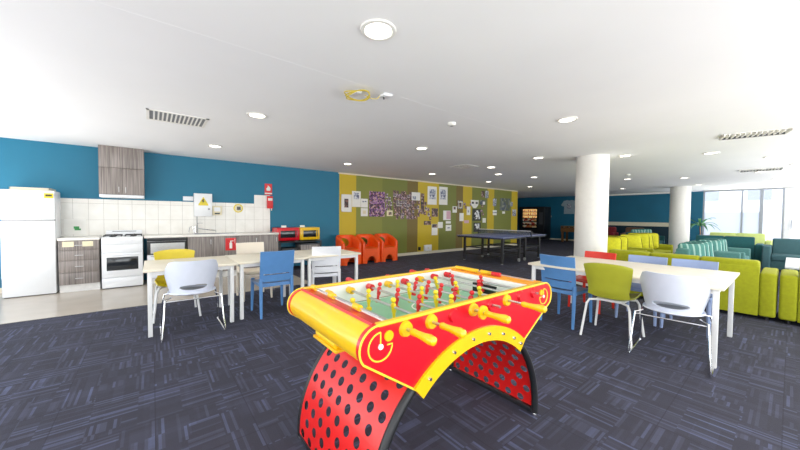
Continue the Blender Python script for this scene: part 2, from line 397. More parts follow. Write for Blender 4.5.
# ------------------------------------------------------------------ ceiling fittings
LIGHTS = [((-1.70, 1.16), 'large round downlight nearest the camera'), ((-4.06, 1.01), 'round downlight beside the exposed yellow cable, over the kitchen tables'), ((-6.38, .89), 'round downlight nearest the range hood'),
 ((-6.47, 3.58), 'round downlight above the end of the teal wall'), ((-4.11, 3.75), 'round downlight between the smoke detector and teal wall'), ((-6.39, 6.24), 'round downlight above the start of the green wall'),
 ((-1.75, 4.0), 'round downlight in front of the thick white column'), ((-3.22, 6.12), 'round downlight just left of the thick white column'), ((-4.57, 6.45), 'round downlight beside the square flush ceiling vent'),
 ((-5.18, 7.65), 'round downlight over the near end of the ping pong table'), ((-6.5, 9.04), 'round downlight above the black and white posters'), ((-4.85, 9.0), 'round downlight over the far end of the ping pong table'),
 ((-6.47, 11.68), 'round downlight nearest the vending machine'), ((-2.03, 7.15), 'round downlight just right of the thick white column'), ((-.95, 8.0), 'round downlight between column and slotted air vents'),
 ((-.27, 9.35), 'round downlight behind the larger slotted air vent'), ((.05, 10.9), 'round downlight at the right edge over the white coffee table'), ((-3.19, 11.5), 'round downlight behind the column, over the lime lounge'),
 ((-2.0, 12.3), 'round downlight in front of the rear column'), ((-4.35, 15.1), 'round downlight near the back teal wall'), ((-2.08, 15.1), 'round downlight beside the rear column near the windows'),
 ((-.52, 12.1), 'round downlight beside the smaller slotted air vent'), ((-.31, 14.6), 'round downlight closest to the glazed end wall')]
def hz(x): return H+.0006 if x > -2.5 else H
lp = None
for (x, y), lab in LIGHTS:
    lab += ' on the ceiling' if 'ceiling' not in lab else ''
    if lp is None:
        lp = thing('ceiling_light', lab, 'ceiling light', (x, y, hz(x)), 0, 'round ceiling downlights')
        MB().lathe([(.082, 0), (.112, 0), (.118, -.004), (.112, -.012), (.092, -.014), (.082, -.004)], 28).build('trim_ring', M['white_paint'], lp)
        MB().lathe([(.0, -.001), (.085, -.001), (.085, -.006), (0, -.009)], 28).build('diffuser', M['lamp'], lp)
    else: dup(lp, (x, y, hz(x)), 0, lab)
    ld = bpy.data.lights.new('downlight', 'SPOT'); ld.energy = 14; ld.color = (1, .93, .82); ld.spot_size = R(140); ld.spot_blend = .7; ld.shadow_soft_size = .09
    lo = bpy.data.objects.new('downlight_lamp', ld); C.objects.link(lo); lo.location = (x, y, hz(x)-.04)
def vent(label, x, y, L, Wd, rot, along, hang=False):
    v = thing('ceiling_vent', label, 'air vent', (x, y, hz(x)), rot, 'slotted ceiling vents')
    if hang:     # open louvre: thin blades hanging below a dark slot
        MB().box(-L/2-.015, -L/2, -Wd/2, Wd/2, -.034, 0).box(L/2, L/2+.015, -Wd/2, Wd/2, -.034, 0).box(-L/2, L/2, -Wd/2, -Wd/2+.01, -.006, 0).box(-L/2, L/2, Wd/2-.012, Wd/2, -.034, 0).build('frame', M['white_paint'], v)
        MB().box(-L/2, L/2, Wd/2-.03, Wd/2-.02, -.032, -.002).build('backing', M['seal'], v)
        m = MB(); n = int(L/.05)
        for i in range(1, n): t = -L/2+L*i/n; m.box(t-.006, t+.006, -Wd/2+.03, Wd/2-.04, -.03, 0)
        m.build('slat', M['white_paint'], v); return
    MB().box(-L/2, L/2, -Wd/2, -Wd/2+.03, -.008, 0).box(-L/2, L/2, Wd/2-.03, Wd/2, -.008, 0).box(-L/2, -L/2+.03, -Wd/2, Wd/2, -.008, 0).box(L/2-.03, L/2, -Wd/2, Wd/2, -.008, 0).build('frame', M['white_paint'], v)
    MB().box(-L/2+.03, L/2-.03, -Wd/2+.03, Wd/2-.03, -.003, -.001).build('backing', M['vent_grey'], v)
    m = MB(); n = int(L/.045) if not along else int(Wd/.045)
    for i in range(1, n):
        if along: t = -Wd/2+.03+(Wd-.06)*i/n; m.box(-L/2+.03, L/2-.03, t-.012, t+.006, -.007, -.004)
        else: t = -L/2+.03+(L-.06)*i/n; m.box(t-.008, t+.010, -Wd/2+.03, Wd/2-.03, -.007, -.004)
    m.build('slat', M['white_paint'], v)
vent('slotted white ceiling vent above the kitchen tables', -4.88, .27, .62, .5, PI/2, False)
vent('larger slotted white ceiling vent at the right, over the lime sofas', -.36, 6.62, .62, .28, .27, False, True)
vent('smaller slotted white ceiling vent further back at the right', -.5, 11.5, .66, .3, .1, False, True)
vent('square flush ceiling vent over the ping pong table', -4.95, 5.9, .5, .5, .0, True)
for x, y, lab in ((-2.765, 3.04, 'small round smoke detector on the ceiling seam'), (-2.85, 10.3, 'small round smoke detector on the ceiling behind the column')):
    s = thing('smoke_detector', lab, 'smoke detector', (x, y, hz(x)))
    MB().lathe([(.055, 0), (.055, -.02), (.045, -.035), (0, -.038)], 20).build('body', M['white_paint'], s); MB().lathe([(.02, -.036), (.018, -.044), (0, -.045)], 12).build('sensor', M['grey'], s)
ch = thing('ceiling_cable', 'coil of loose yellow cable hanging from the ceiling', 'cable', (-2.66, 1.57, H))
for k in range(3):
    MB().tube([(.01*k+(.12+.012*k)*math.cos(a), (.12-.012*k)*math.sin(a), -.03-.012*k+.012*math.sin(2*a+k)) for a in [2*PI*i/24 for i in range(24)]], .006, 6, True).build('cable_loop', M['cable'], ch)
MB().box(-.07, .05, -.03, .03, -.03, 0, .008).build('socket_box', M['white_plastic'], ch)
MB().tube([(.06, .05, -.04), (.09, .11, -.07), (.10, .17, -.06), (.10, .2, -.02)], .004, 6).build('lead', M['cable'], ch)
cb = thing('ceiling_socket', 'small white socket plate hanging beside the yellow cable coil', 'socket', (-2.55, 1.83, H))
MB().box(-.05, .05, -.055, .055, -.025, 0, .01, T=Matrix.Rotation(.12, 4, 'X')).build('plate', M['white_plastic'], cb); MB().cyl((.0, -.02, -.05), (.0, -.02, -.02), .008).build('plug', M['seal'], cb)

# ------------------------------------------------------------------ kitchen
fr = thing('refrigerator', 'tall white top-freezer refrigerator against the teal wall', 'refrigerator', (W+.30, -1.505, 0))
MB().box(-.16, .2, -.283, .283, .02, 1.67, .012).build('body', M['enamel'], fr)
fd = MB().box(.206, .26, -.283, .283, 1.205, 1.67, .015).build('freezer_door', M['enamel'], fr)
MB().box(.261, .265, -.09, .03, 1.585, 1.595).build('badge', M['grey'], fd); MB().box(.2605, .264, .17, .27, 1.55, 1.63).build('sticker', M['sign_yel'], fd)
MB().box(.264, .2645, .185, .255, 1.58, 1.61).build('sticker_text', M['sign_black'], fd)
dd = MB().box(.206, .26, -.283, .283, .015, 1.195, .015).build('door', M['enamel'], fr)
MB().box(.257, .272, -.275, -.255, .75, 1.15, .004).build('handle', M['enamel'], dd)
MB().box(-.14, .22, -.27, .27, 0, .022).build('plinth', M['seal'], fr)
MB().box(.198, .208, -.278, .278, 1.19, 1.21).build('seal', M['seal'], fr)
t = thing('tray', 'flat beige tray lying on top of the refrigerator', 'tray', (W+.30, -1.49, 1.671))
MB().box(-.2, .22, -.21, .21, 0, .012, .004).build('base', M['cream_trim'], t); MB().box(-.2, .22, -.21, -.2, .012, .04).box(-.2, .22, .2, .21, .012, .04).box(.21, .22, -.21, .21, .012, .04).box(-.2, -.19, -.21, .21, .012, .04).build('rim', M['cream_trim'], t)

def cabinet(label, y0, y1, fronts, x1=W+.585, z0=.13, z1=.865):
    c = thing('base_cabinet', label, 'cabinet', (W, y0, 0), 0, 'grey wood kitchen cabinets'); w = y1-y0
    MB().box(.01, x1-W-.02, 0, w, z0, z1).build('carcass', M['lam'], c); MB().box(.05, x1-W-.06, 0, w, 0, z0).build('kickboard', M['kick'], c)
    for nm, a, b, c0, c1 in fronts:
        f = MB().box(x1-W-.018, x1-W, a*w+.003, b*w-.003, c0+.003, c1-.003, .002).build(nm, M['lam'], c)
        if nm == 'drawer': MB().box(x1-W+.0, x1-W+.018, (a+b)/2*w-.05, (a+b)/2*w+.05, (c0+c1)/2-.005, (c0+c1)/2+.005, .003).build('handle', M['steel'], f)
        else: MB().box(x1-W, x1-W+.018, b*w-.05, b*w-.04, c1-.16, c1-.06, .003).build('handle', M['steel'], f)
    return c
cab = cabinet('grey wood drawer cabinet with two white notes, between refrigerator and stove', -1.195, -.715, [('drawer', 0, 1, .13, .33), ('drawer', 0, 1, .33, .53), ('drawer', 0, 1, .53, .70), ('drawer', 0, 1, .70, .865)])
for a, b in ((.05, .18), (.28, .41)): MB().box(.586, .589, a, b, .76, .845).build('paper_note', M['cream_paper'], cab)
cabinet('grey wood two-door sink cabinet right of the dishwasher', .545, 1.42, [('door', 0, .5, .13, .865), ('door', .5, 1, .13, .865)])
cabinet('grey wood two-door cabinet at the far end of the white bench', 1.42, 2.285, [('door', 0, .5, .13, .865), ('door', .5, 1, .13, .865)])
S_ = lambda n, m, lab, cat, *b: tag(m_box(b).build(n, m), lab, cat)
def m_box(bs):
    m = MB()
    for b in bs: m.box(*b[:6], bev=b[6] if len(b) > 6 else 0)
    return m
S_('worktop', M['bench'], 'short white worktop over the drawer cabinet beside the refrigerator', 'worktop', (W+.012, W+.6, -1.2, -.708, .866, .905, .004))
S_('worktop', M['bench'], 'long white worktop with the sink, from stove to red oven', 'worktop', (W+.012, W+.6, -.115, 2.29, .866, .905, .004))
tl = thing('tile_splashback', 'white tiled splashback behind the stove and sink', 'splashback', (W, 0, 0))
MB().box(.001, .01, -1.253, 2.24, .86, 1.577).box(0, .01, 1.905, 2.24, 1.577, 1.785).build('tile_sheet', M['tiles'], tl)
MB().box(0, .02, 2.24, 2.26, .0, 1.785).build('edge_strip', M['white_paint'], tl)
# stove
st = thing('stove', 'white freestanding gas stove with glass oven door', 'stove', (W, -.41, 0))
MB().box(.03, .60, -.275, .275, .04, .90, .006).build('body', M['enamel'], st)
MB().box(.08, .59, -.26, .26, 0, .04).build('plinth', M['seal'], st)
MB().box(.60, .625, -.272, .272, .78, .895, .006).build('control_panel', M['enamel'], st)
for i in range(6): MB().cyl((.622, -.22+i*.088, .845), (.65, -.22+i*.088, .845), .018, .015).build('knob', M['white_plastic'], st)
MB().box(.60, .622, -.272, .272, .63, .77, .006).build('grill_door', M['enamel'], st)
od = MB().box(.60, .625, -.272, .272, .2, .62, .008).build('oven_door', M['enamel'], st)
MB().box(.624, .628, -.21, .21, .32, .55, .003).build('window', M['black_gloss'], od); MB().cyl((.648, -.22, .59), (.648, .22, .59), .009).cyl((.625, -.21, .59), (.648, -.21, .59), .006).cyl((.625, .21, .59), (.648, .21, .59), .006).build('handle', M['white_plastic'], od)
MB().box(.60, .622, -.272, .272, .02, .19, .006).build('storage_drawer', M['enamel'], st)
for yy in (-.14, .14):
    for xx in (.2, .44):
        MB().lathe([(.045, 0), (.045, .012), (.03, .02), (0, .02)], 16, Matrix.Translation((xx, yy, .9))).build('burner', M['black'], st)
        g = MB()
        for a in (0, PI/2): g.box(-.12, .12, -.006, .006, .022, .034, T=Matrix.Translation((xx, yy, .9)) @ Matrix.Rotation(a, 4, 'Z'))
        for a in range(4): g.box(.108, .12, -.006, .006, 0, .03, T=Matrix.Translation((xx, yy, .9)) @ Matrix.Rotation(a*PI/2, 4, 'Z'))
        g.build('trivet', M['black'], st)
MB().box(.03, .06, -.26, .26, .9, 1.0, .006).build('splash_guard', M['enamel'], st); MB().box(.06, .064, -.17, .17, .975, .985).build('vent_slot', M['seal'], st)
# range hood cabinet
hd = thing('range_hood_cabinet', 'tall grey wood overhead cabinet with range hood above the stove', 'cabinet', (W, -.415, 0))
MB().box(0, .33, -.31, .31, 1.66, 2.135).build('carcass', M['lam'], hd)
MB().box(0, .345, -.31, .31, 2.14, H-.002, .002).build('upper_panel', M['lam'], hd)
for a, b in ((-.31, -.002), (.002, .31)):
    f = MB().box(.33, .35, a, b, 1.66, 2.135, .002).build('door', M['lam'], hd)
    e = b-.05 if a < -.1 else a+.04
    MB().box(.35, .365, e, e+.01, 1.70, 1.80, .003).build('handle', M['steel'], f)
MB().box(0, .37, -.305, .305, 1.605, 1.655, .006).build('hood', M['white_plastic'], hd)
# dishwasher
dw = thing('dishwasher', 'stainless dishwasher with black window under the worktop beside the stove', 'dishwasher', (W, .225, 0))
MB().box(.02, .57, -.3, .3, .1, .862).build('body', M['steel'], dw); MB().box(.05, .54, -.3, .3, 0, .1).build('kickboard', M['kick'], dw)
MB().box(.57, .60, -.3, .3, .12, .55, .006).build('door', M['white_plastic'], dw)
p = MB().box(.57, .605, -.3, .3, .555, .80, .004).build('door_window', M['black'], dw); MB().box(.605, .61, -.25, .27, .58, .765).build('glass', M['steel'], p)
MB().box(.57, .605, -.3, .3, .805, .862, .004).build('control_panel', M['black'], dw); MB().cyl((.625, -.25, .53), (.625, .25, .53), .009).cyl((.6, -.24, .53), (.625, -.24, .53), .006).cyl((.6, .24, .53), (.625, .24, .53), .006).build('handle', M['steel'], dw)
# tap and sink
tp = thing('kitchen_tap', 'chrome kitchen tap with long low spout on the worktop', 'tap', (W+.1, .72, .905))
MB().lathe([(.028, 0), (.028, .01), (.018, .02), (.018, .16), (0, .17)], 16).build('body', M['chrome'], tp)
MB().tube([(0, 0, .13), (.06, .06, .11), (.1, .2, .085), (.12, .36, .06), (.12, .37, .03)], .010, 8).build('spout', M['chrome'], tp)
MB().tube([(0, 0, .17), (.04, .05, .21), (.06, .12, .225)], .007, 8).build('lever', M['chrome'], tp)
MB().tube([(0, -.03, 0), (0, -.04, .1), (0, -.05, .16), (.0, -.1, .14), (.0, -.12, .02)], .008, 8).build('hose', M['chrome'], tp)
sk = thing('sink', 'stainless steel drop-in sink rim on the long white worktop', 'sink', (W+.32, 1.05, .905))
MB().box(-.22, .22, -.4, -.37, 0, .006).box(-.22, .22, .37, .4, 0, .006).box(-.22, -.19, -.37, .37, 0, .006).box(.19, .22, -.37, .37, 0, .006).build('rim', M['steel'], sk); MB().box(-.19, .19, -.37, .37, .0, .002).build('basin', M['seal'], sk)
# things on the splashback and wall
wb = thing('switch_cabinet', 'white electrical cabinet with yellow warning triangle above the tap', 'electrical cabinet', (W, .865, 1.268))
MB().box(.0, .11, -.165, .165, 0, .49, .004).build('body', M['enamel'], wb); dr = MB().box(.11, .12, -.16, .16, .005, .485, .003).build('door', M['enamel'], wb)
wt = MB().prism([(-.09, .26), (.09, .26), (0, .42)], .12, .123).build('warning_sign', M['sign_yel'], dr)
MB().box(.12, .1225, -.09, .09, .235, .262).build('sign_plate', M['sign_yel'], dr)
MB().cyl((.12, .1, .16), (.13, .1, .16), .02).build('lock', M['grey'], dr)
MB().prism([(-.012, .37), (.02, .37), (.002, .335), (.024, .335), (-.018, .275), (-.006, .318), (-.03, .318)], .1235, .125).build('lightning_mark', M['sign_black'], dr)
MB().tube([(.05, -.11, 0), (.05, -.11, -.12), (.03, -.1, -.25), (.03, -.1, -.36)], .008, 6).build('conduit', M['grey'], wb)
ob = thing('timer_box', 'small cream timer box beside the electrical cabinet', 'timer box', (W+.01, 1.13, 1.3))
MB().box(0, .06, -.09, .09, 0, .2, .004).build('body', M['cream_paper'], ob); MB().box(.06, .063, -.05, .05, .02, .05).build('switch', M['seal'], ob); MB().box(.06, .063, -.06, .06, .08, .17).build('lid', M['white_plastic'], ob)
sp = thing('wall_switch', 'white switch plate on the teal wall left of the electrical cabinet', 'switch', (W, .615, 1.6))
MB().box(0, .012, -.1, .08, 0, .09, .003).build('plate', M['white_plastic'], sp); MB().box(.012, .018, -.06, -.02, .03, .06).box(.012, .018, .01, .05, .03, .06).build('rocker', M['white_plastic'], sp)
ys = thing('round_sign', 'round yellow sign on the white tiles', 'sign', (W+.0105, 1.56, 1.46))
MB().cyl((0, 0, 0), (.004, 0, 0), .1, seg=28).build('disc', M['sign_yel'], ys); MB().cyl((.004, 0, 0), (.006, 0, 0), .075, seg=28).build('inner_disc', M['cream_paper'], ys); MB().box(.006, .008, -.03, .05, -.04, .04).build('symbol', M['seal'], ys)
nt_ = thing('notice', 'white notice with green print on the tiles beside the refrigerator', 'notice', (W+.0105, -1.07, .94))
MB().box(0, .004, -.14, .14, 0, .27).build('sheet', M['paper'], nt_); MB().box(.004, .005, -.02, .05, .10, .14).box(.004, .005, -.01, .07, .07, .10).build('green_print', M['green_ink'], nt_)
fb = thing('fire_blanket', 'red fire blanket case hanging below a red sign on the wall', 'fire blanket', (W+.02, 2.25, 1.47))
MB().box(.0, .06, -.065, .065, 0, .3, .01).build('case', M['sign_red'], fb); MB().box(.06, .062, -.05, .05, .19, .25).build('printed_panel', M['paper'], fb)
for q in (-.035, .035): MB().box(.02, .05, q-.01, q+.01, -.05, 0).build('pull_tab', M['paper'], fb)
fs = thing('fire_sign', 'tall red fire sign with white flame symbol on the teal wall', 'sign', (W+.012, 2.225, 1.80))
MB().box(0, .005, -.085, .085, 0, .27).build('plate', M['sign_red'], fs); MB().box(.005, .007, -.085, .085, .02, .05).build('text_bar', M['paper'], fs)
MB().prism([(-.04, .10), (-.05, .15), (-.02, .18), (-.01, .23), (.03, .19), (.05, .16), (.04, .10)], .005, .007).build('flame_mark', M['paper'], fs)
fe = thing('extinguisher_sign', 'red sign with white extinguisher symbol on the cabinet front', 'sign', (W+.59, 1.30, .56))
MB().box(0, .006, -.1, .1, 0, .26).build('plate', M['sign_red'], fe); MB().box(.006, .008, -.025, .025, .04, .16).box(.006, .008, -.012, .012, .16, .19).box(.006, .008, -.01, .05, .19, .205).build('extinguisher_mark', M['paper'], fe)
# oven stand and ovens
ot = thing('oven_stand', 'black metal stand under the red and yellow ovens', 'stand', (W, 2.86, 0))
MB().box(.03, .5, -.53, .53, .65, .68, .003).build('top', M['black'], ot); MB().box(.03, .5, -.53, .53, .2, .22).build('shelf', M['black'], ot)
for x in (.05, .47):
    for y in (-.51, .51): MB().box(x-.02, x+.02, y-.02, y+.02, 0, .65).build('leg', M['black'], ot)
def oven(label, y, mat, w):
    o = thing('mini_oven', label, 'oven', (W+.27, y, .681), 0, 'mini ovens on the black stand')
    MB().box(-.2, .19, -w/2, w/2, .02, .33, .02).build('body', mat, o)
    d = MB().box(.19, .205, -w/2+.05, w/2-.05, .05, .29, .01).build('door', mat, o); MB().box(.204, .209, -w/2+.08, w/2-.11, .09, .26, .008).build('window', M['black_gloss'], d)
    MB().cyl((.225, w/2-.085, .1), (.225, w/2-.085, .26), .007).build('handle', M['seal'], d)
    for yy in (-.2, .2): MB().cyl((.12, yy, 0), (.12, yy, .025), .02).build('foot', M['seal'], o)
oven('red mini oven with dark window on a black stand', 2.56, M['f_red'], .545); oven('yellow mini oven with dark window on a black stand', 3.1, M['f_yel'], .52)
for y, l in ((2.5, 'small white card standing on the red mini oven'), (2.96, 'small white card standing on the yellow mini oven')):
    tag(MB().box(-.004, .004, -.06, .06, 0, .05).box(-.02, .02, -.06, .06, 0, .004).build('card', M['paper'], loc=(W+.3, y, 1.012)), l, 'card')
bx = thing('storage_crate', 'dark crate on the shelf of the black oven stand', 'crate', (W+.27, 2.6, .221))
MB().box(-.18, .2, -.2, .2, 0, .3, .01).build('body', M['black'], bx); MB().box(.2, .203, -.08, -.03, .2, .24).build('tag', M['paper'], bx)
bx = thing('storage_box', 'grey brown box on the shelf of the black oven stand', 'box', (W+.27, 3.1, .221))
MB().box(-.18, .2, -.24, .26, 0, .36, .01).build('body', M['lam'], bx); MB().box(-.185, .205, -.245, .265, .36, .39, .005).build('lid', M['seal'], bx)

# ------------------------------------------------------------------ chairs
def four_leg_chair(label, mat, loc, rz, group, ht=.85):
    """square moulded plastic chair; front is +y"""
    c = thing('plastic_chair', label, 'chair', loc, rz, group)
    MB().surf(lambda u, v: Vector(((u-.5)*.43, -.2+v*.43, .445-.012*math.sin(PI*u)-.01*math.sin(PI*v)-.02*max(0, v-.85)/.15)), 10, 10, .022).build('seat', mat, c)
    def bk(u, v, z0, z1): z = z0+(z1-z0)*v; k = (z-.45)/.4; z = .45+(z-.45)*(ht-.45)/.4; return Vector(((u-.5)*(.42+.01*k), -.205-.06*k**1.3-.03*math.sin(PI*u), z))
    m = MB(); m.surf(lambda u, v: bk(u, v, .56, .85), 10, 8, .022); m.surf(lambda u, v: bk(u, v, .46, .546), 10, 2, .022)
    for u0 in (0, .9): m.surf(lambda u, v: bk(u0+u*.1, v, .53, .57), 2, 2, .022)
    m.build('backrest', mat, c)
    for sx in (-1, 1):
        MB().tube([(sx*.195, .2, .45), (sx*.2, .215, .2), (sx*.205, .22, 0)], [.024, .02, .015], 8).build('leg', mat, c)
        MB().tube([(sx*.195, -.205, .5), (sx*.197, -.215, .25), (sx*.2, -.235, 0)], [.024, .021, .016], 8).build('leg', mat, c)
    MB().box(-.19, .19, .17, .19, .39, .43).box(-.19, .19, -.2, -.18, .39, .43).box(-.2, -.18, -.2, .19, .39, .43).box(.18, .2, -.2, .19, .39, .43).build('seat_rail', mat, c)
    return c
def shell_chair(label, mat, loc, rz, group):
    c = thing('shell_chair', label, 'chair', loc, rz, group)
    prof = [(.24, .42), (.2, .445), (.05, .44), (-.1, .43), (-.18, .45), (-.215, .52), (-.235, .62), (-.26, .72), (-.28, .80), (-.285, .835)]
    wid = [.2, .215, .225, .22, .2, .19, .205, .22, .23, .222]
    def f(u, v):
        t = v*(len(prof)-1); i = min(int(t), len(prof)-2); k = t-i
        y = prof[i][0]*(1-k)+prof[i+1][0]*k; z = prof[i][1]*(1-k)+prof[i+1][1]*k; w = wid[i]*(1-k)+wid[i+1]*k
        s = 2*u-1; e = abs(s)**3
        k2 = min(1, max(0, (v-.35)/.3)); k2 = k2*k2*(3-2*k2); k3 = max(0, (v-.8)/.2)**2
        return Vector((s*w, y+.05*e*k2, z+.035*e*(1-k2)-.025*e*k3))
    MB().surf(f, 14, 36, .014).build('seat_shell', mat, c)
    MB().box(-.13, .13, -.12, .12, .40, .425, .005).build('seat_bracket', M['white_metal'], c)
    for sx in (-1, 1):
        MB().tube([(sx*.1, .1, .41), (sx*.18, .17, .405), (sx*.2, .19, .36), (sx*.24, .24, 0)], .0125, 8).build('leg', M['white_metal'], c)
        MB().tube([(sx*.1, -.1, .41), (sx*.18, -.17, .405), (sx*.2, -.19, .36), (sx*.235, -.25, 0)], .0125, 8).build('leg', M['white_metal'], c)
    return c
def bucket_chair(label, loc, rz, group):
    c = thing('bucket_chair', label, 'chair', loc, rz, group); HW = 2.0
    def pos(p, q):
        th = p*R(112); e = abs(p)
        zb = .455+.0*e; zt = .818-.23*max(0, e-.5)/.5
        z = zb+(zt-zb)*q; r = .205+.055*q**.8
        return Vector((r*math.sin(th)*.98, -r*math.cos(th)*.98-.02*q+.02, z))
    n, K = 64, 8; B = MB()
    def f(t):
        V = []
        for k in range(n):
            a = 2*PI*k/n; ca, sa = math.cos(a), math.sin(a)
            ip, iq = .34*ca, .2+.085*sa
            ex = 5.; rr = (abs(ca)**ex+abs(sa)**ex)**(-1/ex)
            op, oq = rr*ca, .5+.5*rr*sa; 
            V.append([t.verts.new(pos(ip+(op-ip)*j/K, iq+(oq-iq)*j/K)) for j in range(K+1)])
        for k in range(n):
            a, b = V[k], V[(k+1) % n]
            for j in range(K): t.faces.new((a[j], b[j], b[j+1], a[j+1]))
        bmesh.ops.recalc_face_normals(t, faces=t.faces[:]); bmesh.ops.solidify(t, geom=t.faces[:], thickness=.012)
    B._add(f); B.build('back_shell', M['bucket_white'], c)
    MB().surf(lambda u, v: Vector((.225*v*math.cos(2*PI*u), .01+(.24 if math.sin(2*PI*u) > 0 else .215)*v*math.sin(2*PI*u), .435+.035*v**3)), 36, 6, .014, True).build('seat', M['bucket_white'], c)
    MB().lathe([(0, .447), (.17, .45), (.185, .456), (.17, .463), (0, .46)], 28).build('seat_pad', M['bucket_seat'], c)
    for sx in (-1, 1):
        MB().tube([(sx*.17, .15, .425), (sx*.25, .18, .41), (sx*.27, .2, .3), (sx*.285, .27, .03), (sx*.285, .26, .011), (sx*.285, .2, .009), (sx*.285, -.24, .009), (sx*.285, -.275, .02), (sx*.28, -.27, .06), (sx*.255, -.19, .42), (sx*.2, -.14, .435)], .009, 8).build('leg', M['chrome'], c)
    MB().tube([(-.255, -.19, .40), (.255, -.19, .40)], .007, 8).build('crossbar', M['chrome'], c)
    return c
GK, GR = 'chairs around the kitchen tables', 'chairs around the right dining table'
bucket_chair('white bucket chair with oval back opening at the kitchen tables', (-4.20, .35, 0), PI/2, GK)
shell_chair('mustard yellow chair on the stove side of the kitchen tables', M['yellow_plastic'], (-4.98, .24, 0), -PI/2, GK)
four_leg_chair('blue plastic chair at the kitchen tables', M['blue_plastic'], (-4.38, 1.27, 0), PI/2, GK)
four_leg_chair('cream plastic chair on the far side of the kitchen tables', M['cream_plastic'], (-5.36, 1.28, 0), -PI/2, GK)
four_leg_chair('white plastic chair turned slightly at the far end of the kitchen tables', M['white_plastic'], (-4.56, 2.12, 0), PI/2-R(18), GK)
four_leg_chair('blue plastic chair at the left front corner of the right dining table', M['blue_plastic'], (-1.76, 4.12, 0), R(-3), GR)
shell_chair('lime green chair with white splayed legs at the right dining table', M['lime_plastic'], (-1.22, 4.03, 0), R(2), GR)
bucket_chair('white bucket chair with oval back opening at the right dining table', (-.68, 3.87, 0), R(4), GR)
four_leg_chair('red plastic chair on the far side of the right dining table', M['red_plastic'], (-1.80, 5.03, 0), PI-R(4), GR, .80)
four_leg_chair('lilac blue plastic chair behind the right dining table, next to the red chair', M['lilac_plastic'], (-1.21, 5.03, 0), PI, GR, .80)
four_leg_chair('lilac blue plastic chair behind the right dining table, farthest from the red chair', M['lilac_plastic'], (-.74, 5.03, 0), PI, GR, .80)

# ------------------------------------------------------------------ dining tables
def dining_table(label, x0, x1, y0, y1, top, group=None, rz=0):
    cx, cy = (x0+x1)/2, (y0+y1)/2; a, b = (x1-x0)/2, (y1-y0)/2
    t = thing('dining_table', label, 'table', (cx, cy, 0), rz, group)
    MB().box(-a, a, -b, b, .70, .725, .004).build('table_top', top, t)
    MB().box(-a+.06, a-.06, -b+.045, -b+.07, .655, .70).box(-a+.06, a-.06, b-.07, b-.045, .655, .70).box(-a+.045, -a+.07, -b+.06, b-.06, .655, .70).box(a-.07, a-.045, -b+.06, b-.06, .655, .70).build('apron', M['white_metal'], t)
    for sx in (-1, 1):
        for sy in (-1, 1): MB().box(sx*(a-.055)-.02, sx*(a-.055)+.02, sy*(b-.055)-.02, sy*(b-.055)+.02, 0, .70, .003).build('leg', M['white_metal'], t)
    return t
GT = 'pale tables pushed together by the kitchen'
for i, lab in enumerate(('pale birch square table under the white bucket chair, first from the stove end', 'pale birch square table between the blue and cream chairs, middle of three', 'pale birch square table with the white chair, nearest the orange chairs')):
    dining_table(lab, -5.08-.04*i, -4.19-.04*i, -.08+.9*i, .812+.9*i, M['birch'], GT)
dining_table('large pale birch dining table with seven-odd chairs around it at the right'.replace('seven-odd', 'coloured'), -2.13, -.34, 3.84, 5.12, M['birch_x'])

# ------------------------------------------------------------------ foosball table
FB = thing('foosball_table', 'red and yellow foosball table on arched perforated legs', 'foosball table', (-1.405, 1.3625, 0))
xs = .385; AC = (-.03, .055)
def arc(c, r, a0, a1, n): return [(c[0]+r*math.cos(R(a0+(a1-a0)*i/n)), c[1]+r*math.sin(R(a0+(a1-a0)*i/n))) for i in range(n+1)]
RL, RR = (-.665, .80), (.672, .80); rr = .087
outline = arc(RL, rr, 90, 218, 12) + [(-.46+.0, .555)] + arc(AC, .61, 131, 49, 24) + [(.405, .555)] + arc(RR, rr, -38, 90, 12)
for sx in (-1, 1):
    x0, x1 = (sx*xs-.014, sx*xs+.014)
    sp_ = MB().prism(outline, x0, x1).build('side_panel', M['f_red'], FB)
    face = sx*(xs+.014)
    MB().tube([(face, y, z) for y, z in outline[:14]], .0045, 6).tube([(face, y, z) for y, z in outline[-14:]], .0045, 6).tube([(face, RL[0], RL[1]+rr), (face, RR[0], RR[1]+rr)], .0045, 6).build('panel_edging', M['f_yel2'], sp_)
    band = arc(AC, .683, 131, 49, 28) + arc(AC, .605, 49, 131, 28)
    bd_ = MB().prism(band, *(sorted((face, face+sx*.012)))).build('arch_band', M['f_yel'], FB)
    for a in (124, 108, 95, 83, 71, 60, 52):
        y, z = AC[0]+.644*math.cos(R(a)), AC[1]+.644*math.sin(R(a)); MB().cyl((face+sx*.010, y, z), (face+sx*.02, y, z), .011, .008, 12).build('bolt', M['chrome'], bd_)
    MB().box(sx*xs-.018, sx*xs+.016, RL[0], RR[0], .878, .892, .005).build('top_rail', M['f_yel'], FB)
    MB().box(*sorted((sx*(xs-.016), sx*(xs-.024))), -.6, .6, .755, .878).build('inner_wall', M['f_white'], FB)
    # emblem plates at both ends of the panel: a ring with an opening, a ball and a pin
    for (cy, cz, r0, s) in ((-.655, .80, .058, 1), (.655, .80, .05, -1)):
        e = face+sx*.001
        em = MB().tube([(e, cy+s*r0*math.cos(R(a)), cz+r0*math.sin(R(a))) for a in range(90, 361, 10)] + [(e, cy+s*r0*.55, cz)], .0035, 6).tube([(e, cy, cz), (e, cy, cz+r0)], .003, 6).build('emblem', M['f_yel2'], sp_)
        MB().cyl((e-sx*.002, cy+s*r0*.68, cz+r0*.62), (e+sx*.005, cy+s*r0*.68, cz+r0*.62), r0*.38, seg=20).build('emblem_ball', M['f_yel'], sp_)
        MB().cyl((e-sx*.002, cy, cz), (e+sx*.004, cy, cz), r0*.2, seg=16).build('emblem_dot', M['f_white'], sp_)
